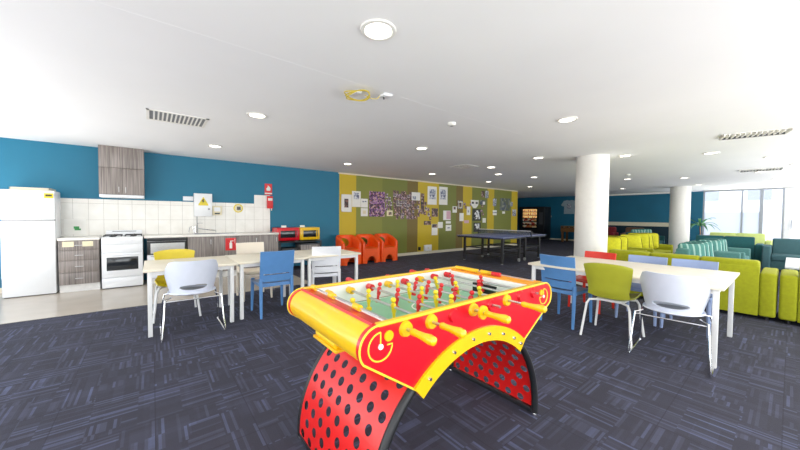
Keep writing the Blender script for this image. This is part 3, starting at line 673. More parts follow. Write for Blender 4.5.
# ends: rolled yellow end, red or orange score bar, sloping underside
for sgn, cc in ((-1, RL), (1, RR)):
    w = xs-.012
    roll = [(cc[0]-sgn*.0, cc[1]+rr-.004)] + [(cc[0]+sgn*(rr-.004)*math.sin(R(a)), cc[1]+(rr-.004)*math.cos(R(a))) for a in range(10, 131, 10)]
    inner = [(p[0]*.985-sgn*.012, p[1]-.004) for p in roll]
    MB().prism(roll+[(cc[0]-sgn*.02, .745)], -w, w).build('end_roll', M['f_yel'], FB)
    a, b = (cc[0]+sgn*.0, .735), (sgn*.43, .56)
    MB().prism([(cc[0]+sgn*.06, .745), (cc[0]+sgn*.045, .73), (-.45 if sgn < 0 else .39, .56), (-.42 if sgn < 0 else .36, .575), (cc[0]-sgn*.02, .75)], -w, w).build('end_panel', M['f_yel'], FB)
    sb = MB().prism([(cc[0]+sgn*.018, cc[1]+rr-.006), (cc[0]+sgn*.012, cc[1]+rr+.003), (cc[0]-sgn*.062, cc[1]+rr-.012), (cc[0]-sgn*.08, .80), (cc[0]-sgn*.03, .79)], -w, w).build('score_bar', M['f_red'] if sgn < 0 else M['f_orange'], FB)
    yb = cc[0]-sgn*.045; MB().cyl((-w+.03, yb, cc[1]+rr+.01), (w-.03, yb, cc[1]+rr+.01), .004, seg=8).build('score_rod', M['steel'], sb)
    spots = (-.33, -.10, .16) if sgn < 0 else (-.22, -.03, .04)
    for xx in spots:
        L = .025 if sgn < 0 else (.11 if xx < -.1 else .05)
        MB().cyl((xx-L, yb, cc[1]+rr+.01), (xx+L, yb, cc[1]+rr+.01), .015, seg=12).build('score_counter', M['f_yel'] if not (sgn > 0 and xx > .03) else M['f_red'], sb)
    MB().box(-.1, .1, *sorted((sgn*.552, sgn*.57)), .755, .82).build('goal_mouth', M['black'], FB)
    MB().prism([(cc[0]-sgn*.07, .79), (cc[0]-sgn*.07, .868), (cc[0]-sgn*.09, .868), (sgn*.56, .76), (sgn*.56, .745)], -w, w).build('goal_end', M['f_white'], FB)
tr = MB().box(-.21, .04, -.665, -.65, .665, .735, .004).box(-.21, -.197, -.65, -.5, .65, .735).box(.027, .04, -.65, -.5, .65, .735).box(-.22, .05, -.675, -.5, .65, .664, .003).build('ball_tray', M['f_yel'], FB)
MB().box(-.19, .02, -.668, -.664, .68, .72).build('tray_slot', M['f_yel2'], tr)
pf = MB().box(-xs+.02, xs-.02, -.585, .585, .735, .752).build('playfield', M['field'], FB)
lm = MB(); z = .7525
for x0, x1, y0, y1 in ((-.34, .34, -.004, .004), (-.16, .16, -.37, -.362), (-.16, .16, .362, .37), (-.16, -.152, -.58, -.362), (.152, .16, -.58, -.362), (-.16, -.152, .362, .58), (.152, .16, .362, .58), (-.345, -.337, -.58, .58), (.337, .345, -.58, .58)): lm.box(x0, x1, y0, y1, z, z+.0008)
lm.tube([(.11*math.cos(a), .11*math.sin(a), z) for a in [2*PI*i/32 for i in range(32)]], .004, 4, True).build('field_marking', M['f_white'], pf)
# eight rods: (y, team, number of players, handle side, slide, tilt)
ry = [-.5265+.15*i for i in range(8)]
RODS = [('y', 1), ('y', 2), ('r', 3), ('y', 5), ('r', 5), ('y', 3), ('r', 2), ('r', 1)]
slide = [-.02, .0, -.05, .015, .03, .035, -.03, .0]; tilt = [.5, .05, -.12, .1, -.25, .3, .1, .2]
SP = {1: [0], 2: [-.12, .12], 3: [-.19, 0, .19], 5: [-.24, -.12, 0, .12, .24]}
zr = .845
for i, (tm, n) in enumerate(RODS):
    y = ry[i]; near = tm == 'y'; s = 1 if near else -1; sl = slide[i]; pc, hc = (M['p_yel'], M['f_yel']) if near else (M['p_red'], M['f_red'])
    xa, xb = (-.45+sl, .47+sl) if near else (-.47+sl, .43+sl)
    rod = MB().cyl((xa, y, zr), (xb, y, zr), .0075, seg=12).build('rod', M['steel'], FB)
    pts = [(0, 0), (.011, .0), (.0155, .012), (.0135, .035), (.016, .075), (.0205, .108), (.0175, .13), (.007, .138), (0, .139)]
    T = Matrix.Translation((s*(.46)+sl, y, zr)) @ Matrix.Rotation(s*PI/2, 4, 'Y')
    MB().lathe(pts, 16, T).build('handle', hc, rod)
    for sx in (-1, 1):
        f = sx*(xs+.014); MB().cyl((f, y, zr), (f+sx*.014, y, zr), .035, .03, 20).build('bearing', hc, rod)
        MB().cyl((sx*(xs-.03), y, zr), (sx*(xs-.075), y, zr), .022, seg=16).build('bumper', hc, rod)
    if i == 3: MB().cyl((.455, y, zr), (.468, y, zr), .034, seg=20).build('stopper', hc, rod)
    for px in SP[n]:
        T = Matrix.Translation((px+sl*.8, y, zr)) @ Matrix.Rotation(tilt[i]+random.uniform(-.05, .05), 4, 'X')
        m = MB().box(-.013, .013, -.009, .009, -.032, .022, .007, T=T).sphere((0, 0, .037), .0145, seg=12, T=T).cyl((0, 0, -.03), (0, 0, -.065), .009, .007, 10, T=T).box(-.011, .011, -.012, .016, -.078, -.058, .004, T=T).box(-.017, .017, -.008, .008, -.005, .014, .005, T=T)
        m.build('player_figure', pc, rod)
# legs: perforated curved sheets between black tubes, continuing the arch to the floor
for sgn in (-1, 1):
    ang = lambda v: (180-v if sgn < 0 else v)
    def sh(u, v): a = R(ang(v)); return Vector((u, AC[0]+.668*math.cos(a), AC[1]+.668*math.sin(a)))
    cells = []; nr, a0, a1 = 9, -2., 58.; da = (a1-a0)/nr; nx = 7; x0, x1 = -.355, .355; cw = (x1-x0)/(nx+.5)
    arcscale = .668*PI/180
    def fn(u, v): return sh(u, v/arcscale)
    for r_ in range(nr):
        v0, v1 = (a0+r_*da)*arcscale, (a0+(r_+1)*da)*arcscale; off = cw/2*(r_ % 2)
        vm_ = (v0+v1)/2
        if off: cells += [(x0, x0+off, v0, vm_, False), (x0, x0+off, vm_, v1, False)]
        for k in range(nx): cells.append((x0+off+k*cw, x0+off+(k+1)*cw, v0, v1, True))
        if not off: cells += [(x1-cw/2, x1, v0, vm_, False), (x1-cw/2, x1, vm_, v1, False)]
    lg = MB().holed(cells, fn, .0235, (0, AC[0], AC[1])).build('leg', M['f_leg'], FB)
    for sx in (-1, 1):
        MB().tube([(sx*.372, AC[0]+.655*math.cos(R(ang(a))), max(.02, AC[1]+.655*math.sin(R(ang(a))))) for a in range(-3, 57, 5)], .021, 10).build('leg_frame', M['black'], lg)
        y = AC[0]+.655*math.cos(R(ang(-3))); MB().lathe([(.02, 0), (.022, .012), (.012, .03), (0, .03)], 14, Matrix.Translation((sx*.372, y, 0))).build('foot', M['chrome'], lg)
    y = AC[0]+.655*math.cos(R(ang(0))); MB().box(-.36, .36, y-.014, y+.014, .012, .045, .004).build('foot_bar', M['black'], lg)
    y = AC[0]+.655*math.cos(R(ang(52))); MB().box(-.36, .36, y-.02, y+.02, AC[1]+.5, AC[1]+.55, .004).build('top_bar', M['black'], lg)
MB().box(-xs+.014, xs-.014, -.56, .56, .70, .735).build('underside', M['f_red'], FB)

# ------------------------------------------------------------------ orange tub chairs
def tub_chair(label, y):
    c = thing('tub_chair', label, 'armchair', (-7.52, y, 0), -PI/2, 'orange tub chairs along the wall')   # front is +y local
    w, d = .285, .29
    def plan(t, k):    # U-shaped plan, from front right round the back to front left
        n = t*2-1; a = abs(n)
        if a > .55: x = math.copysign(w, n); y_ = -d*.15+(a-.55)/.45*(d*1.15)
        else:
            th = n/.55*PI/2; x = w*math.sin(th); y_ = -d*.15-d*.85*math.cos(th)
        return x*k, y_*k if y_ < 0 else y_
    def top(t):
        a = abs(t*2-1); return .78-.17*max(0, (a-.35)/.65)**1.6
    # outer skin and inner skin with a round opening through the back, rolled top between them
    def skin(k, zlo):
        def f(u, q): zt = top(u)*.93; x, y_ = plan(u, k); return Vector((x, y_, zlo+(zt-zlo)*q))
        return f
    m = MB(); so, si = skin(1.02, 0), skin(.72, .36)
    us = [i/40 for i in range(14)]+[.34, .66]+[i/40 for i in range(27, 41)]
    def holed(fn, zlo):
        def g(u, v): return fn(.5+u, v)
        zt = .725; h = lambda z: (z-zlo)/(zt-zlo)
        q0, q1 = h(.41), h(.705)
        for (ua, ub) in ((0, .34), (.66, 1)): m.surf(lambda u, v: fn(ua+(ub-ua)*u, v), 14, 10)
        m.surf(lambda u, v: fn(.34+.32*u, q0*v), 12, 4); m.surf(lambda u, v: fn(.34+.32*u, q1+(1-q1)*v), 12, 3)
        cu, cq = .5, (q0+q1)/2; ring = []
        def loop(t):
            V = []
            for k in range(32):
                a_ = 2*PI*(k+.5)/32; ca, sa = math.cos(a_), math.sin(a_); e = max(abs(ca), abs(sa))
                hu, hq = .135, (q1-q0)/2*.88; I = fn(cu+hu*ca, cq+hq*sa); O = fn(cu+.16*ca/e, cq+(q1-q0)/2*sa/e); ring.append(I)
                V.append((t.verts.new(I), t.verts.new(fn(cu+(hu*ca+.16*ca/e)/2, cq+(hq*sa+(q1-q0)/2*sa/e)/2)), t.verts.new(O)))
            for k in range(32):
                p, q = V[k], V[(k+1) % 32]
                for j in (0, 1): t.faces.new((p[j], p[j+1], q[j+1], q[j]))
            bmesh.ops.recalc_face_normals(t, faces=t.faces[:])
        m._add(loop); return ring
    ra, rb = holed(so, 0), holed(si, .36)
    m.surf(lambda u, v: ra[round(u*32) % 32].lerp(rb[round(u*32) % 32], v), 32, 2, 0, True)
    def roll(u, v):
        zt = top(u); x0, y0_ = plan(u, 1.02-.30*v); return Vector((x0, y0_, zt*(.93+.07*math.sin(PI*v))))
    m.surf(roll, 40, 8)
    m.build('tub', M['orange'], c, smooth=60)
    # front: two rounded posts and an arch below the seat
    for sx in (-1, 1): MB().box(sx*.247-.042, sx*.247+.042, .2, .30, 0, .60, .035, 4).build('arm_post', M['orange'], c)
    arch = [(-.22, 0), (-.22, .40), (.22, .40), (.22, 0)] + [(.14*math.cos(R(a))*1.05, .2*math.sin(R(a))) for a in range(0, 181, 15)]
    MB().prism(arch, .2, .285, 'y').build('front_arch', M['orange'], c)
    MB().surf(lambda u, v: Vector(((u-.5)*.44, -.2+v*.48, .39+.03*(2*u-1)**2+.03*(1-v))), 10, 10, .03).build('seat', M['orange_in'], c)
    return c
for i, l in enumerate(('moulded orange tub chair nearest the teal wall', 'moulded orange tub chair in the middle of three', 'moulded orange tub chair nearest the ping pong table')): tub_chair(l, 4.15+.62*i)

# ------------------------------------------------------------------ ping pong table
pt = thing('ping_pong_table', 'dark blue ping pong table on a black wheeled frame', 'ping pong table', (-5.62, 8.62, 0), R(4))
for sgn in (-1, 1):
    tp_ = MB().box(-.7625, .7625, min(0, sgn*1.37)+.004, max(0, sgn*1.37)-.004, .74, .76, .002).build('table_top', M['tt_top'], pt)
    MB().box(-.7625, -.745, min(0, sgn*1.37)+.01, max(0, sgn*1.37)-.01, .7605, .7612).box(.745, .7625, min(0, sgn*1.37)+.01, max(0, sgn*1.37)-.01, .7605, .7612).box(-.745, .745, sgn*1.36-.009, sgn*1.36+.009, .7605, .7612).box(-.002, .002, min(0, sgn*1.34)+.01, max(0, sgn*1.34)-.01, .7605, .7612).build('line', M['net'], tp_)
    MB().box(-.75, .75, sgn*1.33-.015, sgn*1.33+.015, .70, .74).box(-.75, -.72, min(.02*sgn, sgn*1.33), max(.02*sgn, sgn*1.33), .70, .74).box(.72, .75, min(.02*sgn, sgn*1.33), max(.02*sgn, sgn*1.33), .70, .74).build('apron', M['black'], pt)
    for yy in (.18, 1.15):
        for sx in (-1, 1):
            MB().box(sx*.62-.03, sx*.62+.03, sgn*yy-.03, sgn*yy+.03, .1 if yy < 1 else .03, .70).build('leg', M['black'], pt)
        MB().box(-.62, .62, sgn*yy-.015, sgn*yy+.015, .4, .43).box(-.62, .62, sgn*yy-.015, sgn*yy+.015, .2, .23).build('crossbar', M['black'], pt)
    for sx in (-1, 1):
        MB().box(sx*.62-.015, sx*.62+.015, min(sgn*.18, sgn*1.15), max(sgn*.18, sgn*1.15), .38, .41).build('side_rail', M['black'], pt)
        wl = MB().cyl((sx*.62-.02, sgn*.18, .05), (sx*.62+.02, sgn*.18, .05), .05, seg=18).build('wheel', M['grey'], pt)
        MB().cyl((sx*.62-.02, sgn*1.15, .03), (sx*.62+.02, sgn*1.15, .03), .03, seg=16).build('wheel', M['grey'], pt)
nn = MB().box(-.91, .91, -.003, .003, .775, .90).build('net', M['netmesh'], pt); MB().box(-.91, .91, -.006, .006, .9, .915).build('net_tape', M['net'], nn)
for sx in (-1, 1): MB().box(sx*.9-.012, sx*.9+.012, -.015, .015, .70, .92).box(min(sx*.74, sx*.9), max(sx*.74, sx*.9), -.02, .02, .70, .735).build('net_post', M['black'], pt)

# ------------------------------------------------------------------ papers on the long wall
def paper(label, y0, y1, z0, z1, mat, name='poster', cat='poster', inset=None, imat=None, frame=None, off=.002, group='posters on the striped wall'):
    t = thing(name, label, cat, (W+off, (y0+y1)/2, z0), 0, group); w = y1-y0; h = z1-z0
    MB().box(0, .004, -w/2, w/2, 0, h).build('sheet', mat, t)
    if inset: a, b, c, d = inset; MB().box(.004, .006, -w/2+a*w, -w/2+b*w, c*h, d*h).build('print', imat, t)
    if frame: MB().box(.0, .02, -w/2, w/2, 0, .03).box(0, .02, -w/2, w/2, h-.03, h).box(0, .02, -w/2, -w/2+.03, 0, h).box(0, .02, w/2-.03, w/2, 0, h).build('frame', frame, t)
paper('white framed picture on the yellow band next to the teal wall', 4.2, 4.53, 1.42, 1.92, M['paper'], 'framed_picture', 'picture', (.3, .7, .25, .75), M['darkart'], M['white_paint'])
paper('white notice above left of the purple collage, beside the framed picture', 4.55, 4.84, 1.57, 2.03, M['paper'], 'notice', 'notice', (.2, .8, .5, .9), M['greyprint'])
paper('white sheet touching the left edge of the purple collage, upper of two', 4.85, 5.09, 1.56, 1.82, M['paper'], 'notice', 'notice', (.2, .8, .6, .75), M['greyprint'])
paper('white sheet touching the left edge of the purple collage, lower of two', 4.85, 5.09, 1.30, 1.54, M['paper'], 'notice', 'notice', (.3, .7, .3, .7), M['cream_paper'])
paper('large purple photo collage poster on the olive band', 5.14, 5.72, 1.29, 2.06, M['purple'])
paper('small cream sheet under the photos right of the purple collage', 5.8, 6.03, 1.31, 1.49, M['cream_paper'], inset=(.3, .8, .2, .7), imat=M['darkart'])
paper('white sheet at the top right of the dense photo collage', 6.82, 7.2, 1.85, 2.12, M['paper'], off=.01, inset=(.1, .5, .1, .5), imat=M['greyprint'])
paper('tall white poster with grey print on the yellow band', 7.56, 8.01, 1.73, 2.37, M['paper'], inset=(.2, .85, .3, .85), imat=M['greyprint'])
paper('tall white poster with grey print on the olive band', 8.13, 8.57, 1.74, 2.39, M['paper'], inset=(.15, .8, .3, .85), imat=M['greyprint'])
paper('long dark strip of photos at the left of the yellow band', 7.24, 7.40, 1.39, 2.1, M['darkart'])
paper('dark photo cluster below the tall white poster on yellow', 7.77, 8.08, 1.3, 1.6, M['darkart'])
paper('small brown photo strip low on the yellow band', 7.4, 7.74, 1.01, 1.15, M['darkart'])
paper('white sheet with dark photo on top, low on the yellow band', 7.78, 8.07, .64, 1.04, M['paper'], inset=(.05, .95, .68, .98), imat=M['darkart'])
paper('tilted white sheet low where yellow meets olive', 8.09, 8.34, .89, 1.11, M['paper'])
paper('white and pink sheet in the middle of the olive band', 8.36, 8.76, 1.18, 1.53, M['paper'], inset=(.42, .98, .1, .95), imat=M['pink_paper'])
paper('narrow white strip below the pink and white sheet', 8.5, 8.77, 1.05, 1.14, M['paper'])
paper('small white sheet below the narrow strip on the olive band', 8.5, 8.8, .78, 1.0, M['paper'], inset=(.3, .7, .4, .6), imat=M['greyprint'])
paper('white sheet tilted on the brown stripe', 8.86, 9.1, 1.46, 1.7, M['paper'], inset=(.2, .7, .5, .9), imat=M['darkart'])
paper('grey framed photo on the brown stripe', 9.15, 9.43, 1.62, 1.92, M['cream_paper'], 'framed_picture', 'picture', (.25, .75, .2, .75), M['darkart'], M['greyprint'])
paper('narrow white sheet hung left of the black and white poster column', 9.68, 9.9, 1.38, 1.71, M['paper'], inset=(.3, .6, .3, .6), imat=M['greyprint'])
paper('white sheet under the grey framed photo', 9.26, 9.5, 1.14, 1.45, M['paper'])
paper('pale strip on the yellow band below the narrow white sheet', 9.54, 9.82, 1.06, 1.17, M['pink_paper'])
# black and white column of prints: shield-shaped top sheet, middle and lower posters
bw = thing('poster', 'white shield-shaped print with black marks, top of the black and white column', 'poster', (W+.003, 10.17, 1.66), 0, 'posters on the striped wall')
MB().prism([(-.25, .32), (.25, .32), (.22, .12), (.08, 0), (-.08, 0), (-.22, .12)], 0, .004).build('sheet', M['paper'], bw); MB().box(.004, .006, -.19, -.05, .17, .25).box(.004, .006, .05, .19, .17, .25).build('print', M['sign_black'], bw)
paper('large black and white poster in the middle of the black and white column', 10.04, 10.6, 1.15, 1.62, M['sign_black'], inset=(.2, .85, .15, .9), imat=M['bwart'])
paper('black and white poster at the bottom of the black and white column', 10.12, 10.58, .7, 1.07, M['sign_black'], inset=(.15, .8, .3, .9), imat=M['bwart'])
paper('white sheet right of the black and white column', 10.7, 10.92, 1.07, 1.26, M['paper'])
paper('dark print high above the black and white column', 10.6, 10.8, 2.12, 2.38, M['darkart'])
paper('tall pale grey sheet high on the narrow yellow band', 10.86, 11.08, 2.1, 2.4, M['greyprint'])
paper('small grey print right of the shield-shaped print', 10.5, 10.88, 1.8, 2.0, M['greyart'], inset=(.5, .9, .1, .7), imat=M['paper'])
paper('pale sheet left of the grey wall graphic', 11.4, 11.64, 1.78, 2.1, M['greyprint'])
paper('large dark grey graphic on the last green band', 11.9, 12.67, 1.6, 2.14, M['greyart'])
paper('white sheet under the pale sheet beside the grey graphic', 11.4, 11.68, 1.39, 1.6, M['paper'], inset=(.0, 1, .4, .6), imat=M['greyprint'])
paper('small white card under the large grey graphic', 12.1, 12.3, 1.46, 1.56, M['paper'])
paper('small round-cornered print on the last yellow band, upper', 12.72, 12.92, 1.8, 2.0, M['greyprint'])
paper('grey sheet on the last yellow band, lower', 12.9, 13.2, 1.36, 1.66, M['greyprint'])
wbx = thing('wall_outlet_box', 'white outlet box low on the yellow band near the floor', 'outlet box', (W, 7.58, .1))
MB().box(0, .05, -.17, .17, 0, .21, .006).build('body', M['white_plastic'], wbx); MB().cyl((.05, 0, .1), (.056, 0, .1), .035).build('socket', M['cream_paper'], wbx)
tag(MB().box(0, .06, -.04, .04, 0, .12, .01).box(.06, .065, -.02, .02, .03, .08).build('wall_plug', M['black'], loc=(W, 7.18, .14)), 'small black plug low on the wall beside the yellow band', 'plug')
# snapshots: dense collage and loose scatter
g1 = 'snapshots of the dense collage'; first = {}
def snap(y, z, w, h, lab, grp, k):
    key = (round(w, 2), round(h, 2), k)
    if key not in first:
        o = MB().box(0, .003, -w/2, w/2, -h/2, h/2).build('snapshot', PHOTO[k]); first[key] = o
    else:
        o = first[key].copy(); C.objects.link(o)
    tag(o, lab, 'photo', grp); o.location = (W+.002+random.random()*.004, y, z); o.rotation_euler.x = random.uniform(-.12, .12)
for r_ in range(9):
    for c_ in range(9):
        y, z = 6.12+c_*.108+random.uniform(-.02, .02), 1.28+r_*.1+random.uniform(-.02, .02)
        if (r_ in (0, 8) or c_ in (0, 8)) and random.random() < .3: continue
        if c_ > 6 and r_ > 5: continue
        w, h = ((.1, .13), (.13, .1), (.09, .09))[random.randrange(3)]
        snap(y, z, w, h, 'small snapshot in the dense photo collage on the olive and brown bands', g1, random.choice((0, 0, 1, 2, 3)))
for y, z in ((5.79, 1.95), (5.9, 1.85), (5.8, 1.78), (5.95, 1.7), (5.82, 1.63), (5.93, 1.56), (5.78, 1.52)): snap(y, z, .1, .13, 'small snapshot between the purple collage and the dense photo collage', 'snapshots between the collages', random.randrange(4))
for y, z in ((7.16, 1.78), (7.12, 1.62), (7.18, 1.48), (7.14, 1.36), (7.46, 1.75), (7.48, 1.58), (7.45, 1.42), (7.6, 1.55), (7.62, 1.38), (7.7, 1.25)): snap(y, z, .1, .13, 'small snapshot scattered left on the yellow band beside the dense collage', 'snapshots scattered on the yellow band', random.randrange(4))
for y, z in ((9.55, 1.8), (9.62, 1.68), (9.93, 1.8), (10.66, 1.75), (10.62, 1.55), (10.72, 1.42)): snap(y, z, .13, .1, 'small snapshot near the black and white poster column', 'snapshots near the black and white posters', random.randrange(4))

# ------------------------------------------------------------------ back of the room
vm = thing('vending_machine', 'black vending machine with lit rows of snacks', 'vending machine', (-9.65, 18.05, 0))
MB().box(-.76, .78, -.38, .42, .05, 1.93, .01).build('cabinet', M['black'], vm); MB().box(-.7, .72, -.36, .4, 0, .05).build('plinth', M['seal'], vm)
win = MB().box(-.56, .38, -.40, -.381, .62, 1.85, .004).build('window_frame', M['black_gloss'], vm)
for k in range(6):
    z = .70+k*.19; MB().box(-.52, .34, -.404, -.401, z, z+.13).build('lit_shelf', M['snack_glow'] if k > 2 else M['snack'], win)
    for j in range(6): MB().box(-.5+j*.14, -.41+j*.14, -.412, -.4045, z+.005, z+.1).build('snack_packet', M['snack'], win)
MB().box(.48, .7, -.392, -.381, .9, 1.6, .004).build('control_panel', M['seal'], vm); MB().box(-.4, .2, -.392, -.381, .2, .42, .004).build('delivery_flap', M['seal'], vm)
ft = thing('wooden_foosball_table', 'brown wooden foosball table by the back wall', 'foosball table', (-7.15, 17.6, 0))
MB().box(-.6, .6, -.34, .34, .55, .86, .01).build('cabinet', M['wood'], ft); MB().box(-.54, .54, -.28, .28, .861, .866).build('playfield', M['leaf'], ft)
for sx in (-1, 1):
    for sy in (-1, 1): MB().box(sx*.52-.045, sx*.52+.045, sy*.27-.045, sy*.27+.045, 0, .55).build('leg', M['wood'], ft)
for k in range(4): r0 = MB().cyl((-.4+.26*k, -.52, .8), (-.4+.26*k, .5, .8), .01, seg=8).build('rod', M['steel'], ft); MB().cyl((-.4+.26*k, -.62, .8), (-.4+.26*k, -.5, .8), .02, seg=10).build('handle', M['black'], r0)
sh_ = thing('wall_shirt', 'grey shirt hung flat on the back teal wall', 'shirt', (-7.85, YB-.03, 1.52))
MB().prism([(-.28, 0), (.28, 0), (.27, .5), (.33, .42), (.45, .5), (.3, .74), (.1, .78), (.0, .74), (-.1, .78), (-.3, .74), (-.45, .5), (-.33, .42), (-.27, .5)], 0, .028, 'y').build('cloth', M['shirt'], sh_)
MB().box(-.12, .12, -.004, 0, .3, .55).build('print', M['greyprint'], sh_)
tag(MB().box(-.06, .06, -.015, .015, 0, .1, .004).box(-.02, .02, -.02, -.014, .02, .06).build('wall_switch', M['grey'], loc=(-8.9, YB-.016, 1.32)), 'small grey wall switch right of the vending machine', 'switch')

# ------------------------------------------------------------------ lounge
def sofa(label, loc, rz, L, D, mat, nseat, name='sofa', hb=.77, ha=.62, aw=.15, group=None, cat='sofa'):
    """front faces -y; origin at the centre of the footprint"""
    s = thing(name, label, cat, loc, rz, group); a, d = L/2, D/2
    MB().box(-a+aw, a-aw, -d+.04, d-.02, .06, .28, .015).build('base', mat, s)
    for sx in (-1, 1): MB().box(sx*(a-aw/2)-aw/2, sx*(a-aw/2)+aw/2, -d, d, .05, ha, .03, 3).build('arm', mat, s)
    w = (L-2*aw)/nseat
    for i in range(nseat):
        x = -a+aw+i*w
        MB().box(x+.003, x+w-.003, -d+.01, d-.2, .28, .43, .03, 3).build('seat_cushion', mat, s)
        MB().box(x+.002, x+w-.002, d-.21, d-.005, .30, hb, .035, 3).build('back_cushion', mat, s)
    MB().box(-a+aw, a-aw, d-.05, d, .05, hb-.07, .01).build('back_panel', mat, s)
    for sx in (-1, 1):
        for sy in (-1, 1): MB().cyl((sx*(a-.08), sy*(d-.08), 0), (sx*(a-.08), sy*(d-.08), .06), .02).build('foot', M['black'], s)
    return s
sofa('lime sofa with its back to the right dining table', (-1.11, 6.63, 0), PI, 2.04, .82, M['lime'], 3, group='lime sofas')
sofa('lime sofa at the right edge, next to the dining table', (.93, 6.63, 0), PI, 2.0, .82, M['lime'], 3, group='lime sofas')
sofa('lime sofa just behind the thick white column with cushions along it', (-2.45, 8.15, 0), PI/2, 1.65, .8, M['lime'], 2, hb=.68, ha=.58, group='lime sofas')
sofa('lime sofa further back, between the two columns, with cushions along it', (-2.45, 10.45, 0), PI/2, 2.1, .8, M['lime'], 3, hb=.68, ha=.58, group='lime sofas')
sofa('seafoam green sofa behind the lime sofa, nearer of two', (-1.05, 9.0, 0), PI/2, 1.72, .8, M['seaplain'], 2, hb=.72, ha=.6, group='seafoam sofas')
sofa('seafoam green sofa behind the lime sofa, farther of two', (-1.0, 10.72, 0), PI/2, 1.6, .8, M['seaplain'], 2, hb=.72, ha=.6, group='seafoam sofas')
sofa('dark teal sofa with its long back across the window side', (-1.22, 13.5, 0), PI, 1.5, .8, M['tealfab'], 2, hb=.82, group='teal sofas')
sofa('slate teal sofa at the right facing the room', (.55, 12.65, 0), 0, 2.0, .85, M['greyteal'], 3, hb=.82, ha=.64, group='teal sofas')
sofa('pale lime sofa beneath the windows, behind the dark teal sofa', (-1.17, 16.1, 0), PI, 1.6, .8, M['limefar'], 2, hb=.84, group='lime sofas')
sofa('teal sofa by the back wall left of the rear column', (-3.55, 15.1, 0), PI/2, 1.9, .85, M['tealfab'], 2, group='teal sofas')
def cushion(label, x, y, z, rz, lean, mat, s=.46, group=None):
    def f(u, v):
        # pillow: two bulged faces meeting in a pinched seam
        n = 1 if v < .5 else -1; q = abs(2*v-1); a = 2*PI*u; r_ = 1-q
        ex = 6.; rr = (abs(math.cos(a))**ex+abs(math.sin(a))**ex)**(-1/ex)
        X, Z = rr*math.cos(a)*r_, rr*math.sin(a)*r_
        th = n*.085*max(0, 1-max(abs(X), abs(Z))**2.2)**.7
        k = 1-.06*(1-abs(X))*abs(Z)**3
        return Vector((X*s/2, th, Z*s/2*k))
    def g(u, v): return f(u, (v*.499 if v <= .5 else .501+(v-.5)*.998)+0)
    m = MB(); T = Matrix.Translation((0, 0, s/2)) 
    m.surf(lambda u, v: f(u, .5*(1-v) if False else .5*v), 32, 8, 0, True, T); m.surf(lambda u, v: f(u, .5+.5*v), 32, 8, 0, True, T)
    o = m.build('cushion', mat, loc=(x, y, z), smooth=80); o.rotation_euler = (lean, 0, rz)
    def edge(a): rr = (abs(math.cos(a))**6+abs(math.sin(a))**6)**(-1/6); return (rr*math.cos(a)*s/2, 0, s/2+rr*math.sin(a)*s/2)
    MB().tube([edge(2*PI*i/40) for i in range(40)], .011, 6, True).build('shade_outline', {M['lime_dk']: M['olive_edge']}.get(mat, M['sea_edge']), o)  # dark outline added in place of the shade between cushions
    return tag(o, label, 'cushion', group)
GL, GS, GD = 'lime cushions', 'seafoam striped cushions', 'far teal cushions'
nth = ('first', 'second', 'third', 'last')
for i, y in enumerate((8.05, 8.5)): cushion('lime cushion on the sofa just behind the column, %s from the column' % nth[i], -2.55, y, .44, R(24)+random.uniform(-.2, .2), random.uniform(-.42, -.2), M['lime_dk'], .46, GL)
for i, y in enumerate((9.75, 10.25, 10.75, 11.2)): cushion('lime cushion on the sofa between the columns, %s from the front' % nth[i], -2.55, y, .44, R(24)+random.uniform(-.2, .2), random.uniform(-.42, -.2), M['lime_dk'], .48, GL)
for i, y in enumerate((8.45, 8.9, 9.4)): cushion('seafoam striped cushion on the nearer seafoam sofa, %s from the front' % ('first', 'second', 'last')[i], -1.2, y, .42, R(24), -.32, M['seafoam'], .42, GS)
for i, y in enumerate((10.25, 10.75, 11.15)): cushion('seafoam striped cushion on the farther seafoam sofa, %s from the front' % ('first', 'second', 'last')[i], -1.15, y, .42, R(24), -.32, M['seafoam'], .42, GS)
for i, y in enumerate((14.7, 15.15, 15.55)): cushion('pale teal cushion on the sofa by the back wall, %s from the front' % ('first', 'second', 'last')[i], -3.65, y, .44, R(24), -.32, M['seafoam'], .46, GD)
ct = thing('coffee_table', 'white coffee table at the right edge in front of the slate sofa', 'coffee table', (.75, 10.2, 0))
MB().box(-.8, .8, -1.1, 1.1, .42, .46, .006).build('table_top', M['white_plastic'], ct)
for sx in (-1, 1):
    for sy in (-1, 1): MB().box(sx*.72-.03, sx*.72+.03, sy*1.0-.03, sy*1.0+.03, 0, .42).build('leg', M['white_metal'], ct)
ac = thing('armchair', 'maroon armchair by the back wall, seen beside the column', 'armchair', (-5.6, 17.2, 0), 0)
MB().box(-.35, .35, -.35, .35, .1, .44, .04).build('seat', M['maroon'], ac); MB().box(-.35, .35, .2, .4, .3, .88, .06).build('backrest', M['maroon'], ac)
for sx in (-1, 1): MB().box(sx*.38-.07, sx*.38+.07, -.35, .38, .1, .62, .04).build('arm', M['maroon'], ac)
for sx in (-1, 1):
    for sy in (-1, 1): MB().cyl((sx*.3, sy*.3, 0), (sx*.3, sy*.3, .12), .02).build('leg', M['black'], ac)
ac2 = dup(ac, (-4.5, 17.3, 0), .1, 'brown armchair by the back wall, behind the lime cushions', None, {M['maroon']: M['brown']})
pp = thing('potted_palm', 'potted palm with long pale green leaves beside the rear column', 'plant', (-2.3, 17.35, 0))
MB().lathe([(.15, 0), (.2, .4), (.21, .42), (.18, .42), (.17, .38), (0, .38)], 24).build('pot', M['terracotta'], pp)
MB().tube([(0, 0, .38), (.02, .01, .7), (.0, .03, 1.0)], [.03, .025, .02], 8).build('stem', M['wood'], pp)
lv = MB()
